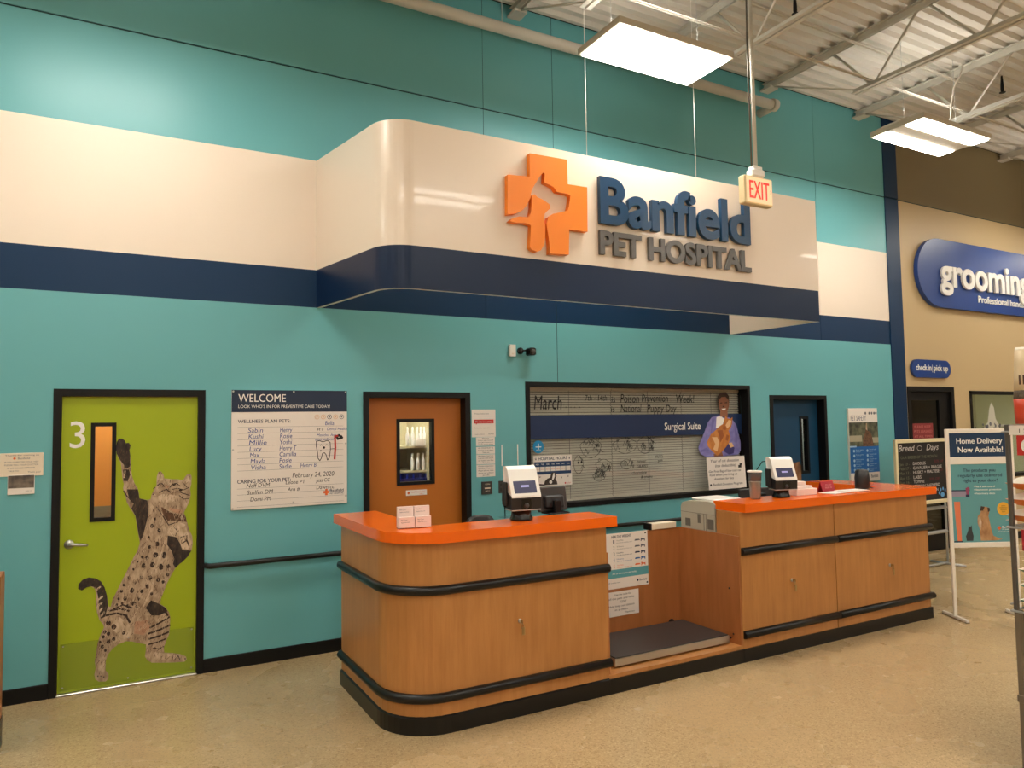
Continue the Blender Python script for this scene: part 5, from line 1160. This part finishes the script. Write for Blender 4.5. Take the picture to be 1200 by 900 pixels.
# ------------------------------------------------------------------ food rack cut by the right frame edge
RX, RY = 4.205, -4.03
r = empty('food_rack', (RX, RY, 0), label='grey metal wire rack cut off by the right picture edge', cat='rack')
POST = mat('rack_post_grey', (100, 96, 92), .4, metal=.5)
MB().bbox(0, .024, -.01, .01, .85, 1.83, .003).build('upper_post', POST, r)
MB().bbox(.01, .05, -.014, .014, 0, .85, .004).bbox(.004, .054, -.018, .018, .37, .41, .003).build('lower_post', mat('post_taupe', (112, 100, 84), .45), r)
MB().bbox(1.0, 1.04, -.02, .02, 0, 1.83, .004).build('upper_post', POST, r)
for z in (1.79, 1.285, .845):
    m = MB().tube([(0, .02, z), (1.04, .02, z)], .006, 8).tube([(0, .02, z + .035), (1.04, .02, z + .035)], .005, 8).tube([(0, -.48, z), (1.04, -.48, z)], .006, 8).tube([(0, .02, z), (0, -.48, z)], .006, 8).tube([(1.04, .02, z), (1.04, -.48, z)], .006, 8)
    for k_ in range(1, 14): m.tube([(k_ * .075, .02, z + .003), (k_ * .075, -.48, z + .003)], .003, 6)
    m.build('wire_shelf', SILVER, r)
MB().box(.06, 1.0, .0, .02, .02, .82).build('lower_panel', DARK2, r)
MB().bbox(0.0, .035, -.50, -.46, 0, 1.83, .004).bbox(1.0, 1.04, -.50, -.46, 0, 1.83, .004).build('front_post', POST, r)
def pillow(L, Wd_, h, mats, name, n=18, split=.52):
    m = MB(); ny = 10
    for side in (0, 1):
        for i in range(n):
            for j in range(ny):
                q = []
                for a, b in ((i, j), (i + 1, j), (i + 1, j + 1), (i, j + 1)):
                    u, v = a / n, b / ny; e = (max(0, math.sin(math.pi * u)) ** .12) * (max(0, math.sin(math.pi * v)) ** .16)
                    zz = h * split + (h * (1 - split) * e if side == 0 else -h * split * e)
                    zz += .003 * math.sin(9 * u + 5 * v) * e
                    q.append((u * L, v * Wd_, zz))
                m.face(q if side == 0 else q[::-1], side, True)
    return m.build(name, mats)
BW = mat('bag_white', (232, 222, 204), .45); BO = mat('bag_orange', (224, 120, 30), .4); BG = mat('bag_green', (30, 140, 108), .4)
def bagtag(o, lab, g): tag(o, lab, 'pet food bag', g)
for z, lab in ((1.47, 'topmost of the white and orange bags on the rack'), (1.385, 'middle of the three white and orange bags on the rack'), (1.30, 'lowest of the white and orange bags on the rack')):
    o = pillow(.75, .40, .088, [BW, BO], 'pet_food_bag'); o.location = (RX + .03, RY - .36, z); o.rotation_euler = (0, 0, .02 * (z * 100 % 3 - 1)); bagtag(o, lab, 'white and orange pet food bags')
for z, lab in ((1.02, 'topmost of the white and green bags on the rack'), (.94, 'middle of the white and green bags on the rack'), (.86, 'lowest of the white and green bags on the rack')):
    o = pillow(.75, .40, .08, [BW, BG], 'pet_food_bag'); o.location = (RX + .038, RY - .40, z); bagtag(o, lab, 'white and green pet food bags')
# upright bag on top
r = empty('pet_food_bag', (RX + .10, RY + .0, 1.832), rz=-1.05, label='tall upright pet food bag, cream above red, on the rack\'s top shelf', cat='pet food bag')
def ring(z, w0, w1, d_): return [(w0, -d_ * .3, z), (w0 + .03, -d_, z), (w1 - .03, -d_, z), (w1, -d_ * .3, z), (w1, d_ * .3, z), (w1 - .03, d_, z), (w0 + .03, d_, z), (w0, d_ * .3, z)]
def seg(z0, z1, w, d_): return MB().loft([ring(z0 + (z1 - z0) * i / 3, w[0] + (w[1] - w[0]) * i / 3, .34 - (w[0] + (w[1] - w[0]) * i / 3), d_[0] + (d_[1] - d_[0]) * i / 3) for i in range(4)], 0, True, True, True)
seg(0, .135, (.0, -.004), (.07, .075)).build('red_lower', mat('bag_red', (214, 74, 46), .4), r)
seg(.135, .18, (-.004, .0), (.075, .073)).build('patterned_strip', mat('bag_pattern', (120, 104, 84), .5, noise=(60, (60, 46, 36), .6, (1, 1, 1))), r)
seg(.18, .40, (.0, .012), (.073, .05)).build('cream_upper', mat('bag_cream', (226, 204, 166), .45), r)
seg(.40, .415, (.012, .015), (.05, .012)).build('folded_top', BW, r)
letters(MB(), [('INDOOR', .02, .21, .05, .28, 'l')], -.078, bold=.02).build('lettering', mat('bag_brown_print', (84, 52, 34), .5), r)
# price cards
s = empty('price_card', (RX - .012, RY - .055, 1.668), label='red-framed white price card under the rack\'s top shelf', cat='price card')
s.rotation_euler.z = -1.5708
MB().box(0, .16, 0, .003, 0, .105).build('card', INKR, s); MB().ell(.06, .05, .04, -.001, 20).build('white_disc', INKW, s)
letters(MB(), [('14', .038, .032, .034, .045, 'l')], -.002, bold=.02).build('lettering', INKK, s)
s = empty('price_rail', (RX - .012, RY - .02, 1.775), label='white shelf-edge label strip on the top rack shelf', cat='label strip')
s.rotation_euler.z = -1.5708
MB().box(.0, .5, 0, .004, 0, .05).build('strip', PAPER, s); letters(MB(), [('1 2 kg', .05, .012, .02, .08, 'l')], -.001).build('lettering', INKK, s)
s = empty('price_card', (RX - .012, RY - .055, 1.17), label='red price card with white disc below the orange bags', cat='price card')
s.rotation_euler.z = -1.5708
MB().box(0, .16, 0, .003, 0, .11).build('card', mat('card_crimson', (170, 30, 50), .5), s); MB().ell(.055, .05, .038, -.001, 20).build('white_disc', INKW, s)
letters(MB(), [('9', .035, .034, .034, .025, 'l')], -.002, bold=.02).build('lettering', INKK, s)

# ------------------------------------------------------------------ cabinet cut by the left edge
r = empty('side_cabinet', (-.54, -.734, 0), label='brown cabinet whose edge just shows at the left picture border', cat='cabinet')
MB().box(-.7, 0, -.20, .0, .17, 1.01).build('body', WOODIN, r)
MB().box(-.69, .004, -.20, .004, 0, .17).build('plinth', RUB, r)
MB().bbox(-.71, .0, -.21, .0, 1.01, 1.03, .004).build('top', WOODIN, r)
MB().bbox(-.66, -.03, -.216, -.201, .20, .98, .003).build('door', WOODIN, r)

# far walls of the shop
SHOPW = mat('shop_wall', (176, 164, 144), .6)
structure(MB().box(XL - .1, XL, YF, .14, 0, 6.1).build('wall_left', SHOPW)); structure(MB().box(XR, XR + .1, YF, .14, 0, 6.1).build('wall_right', SHOPW))
structure(MB().box(XL, XR, YF - .1, YF, 0, 6.1).build('wall_front', SHOPW))
# ------------------------------------------------------------------ light
w = bpy.data.worlds.new('world'); SC.world = w; w.use_nodes = True
w.node_tree.nodes['Background'].inputs[0].default_value = (1.0, .955, .90, 1); w.node_tree.nodes['Background'].inputs[1].default_value = WORLD
SC.view_settings.view_transform = 'Standard'; SC.view_settings.look = 'None'; SC.view_settings.gamma = 1; SC.view_settings.use_curve_mapping = False
SC.view_settings.exposure = EXPO
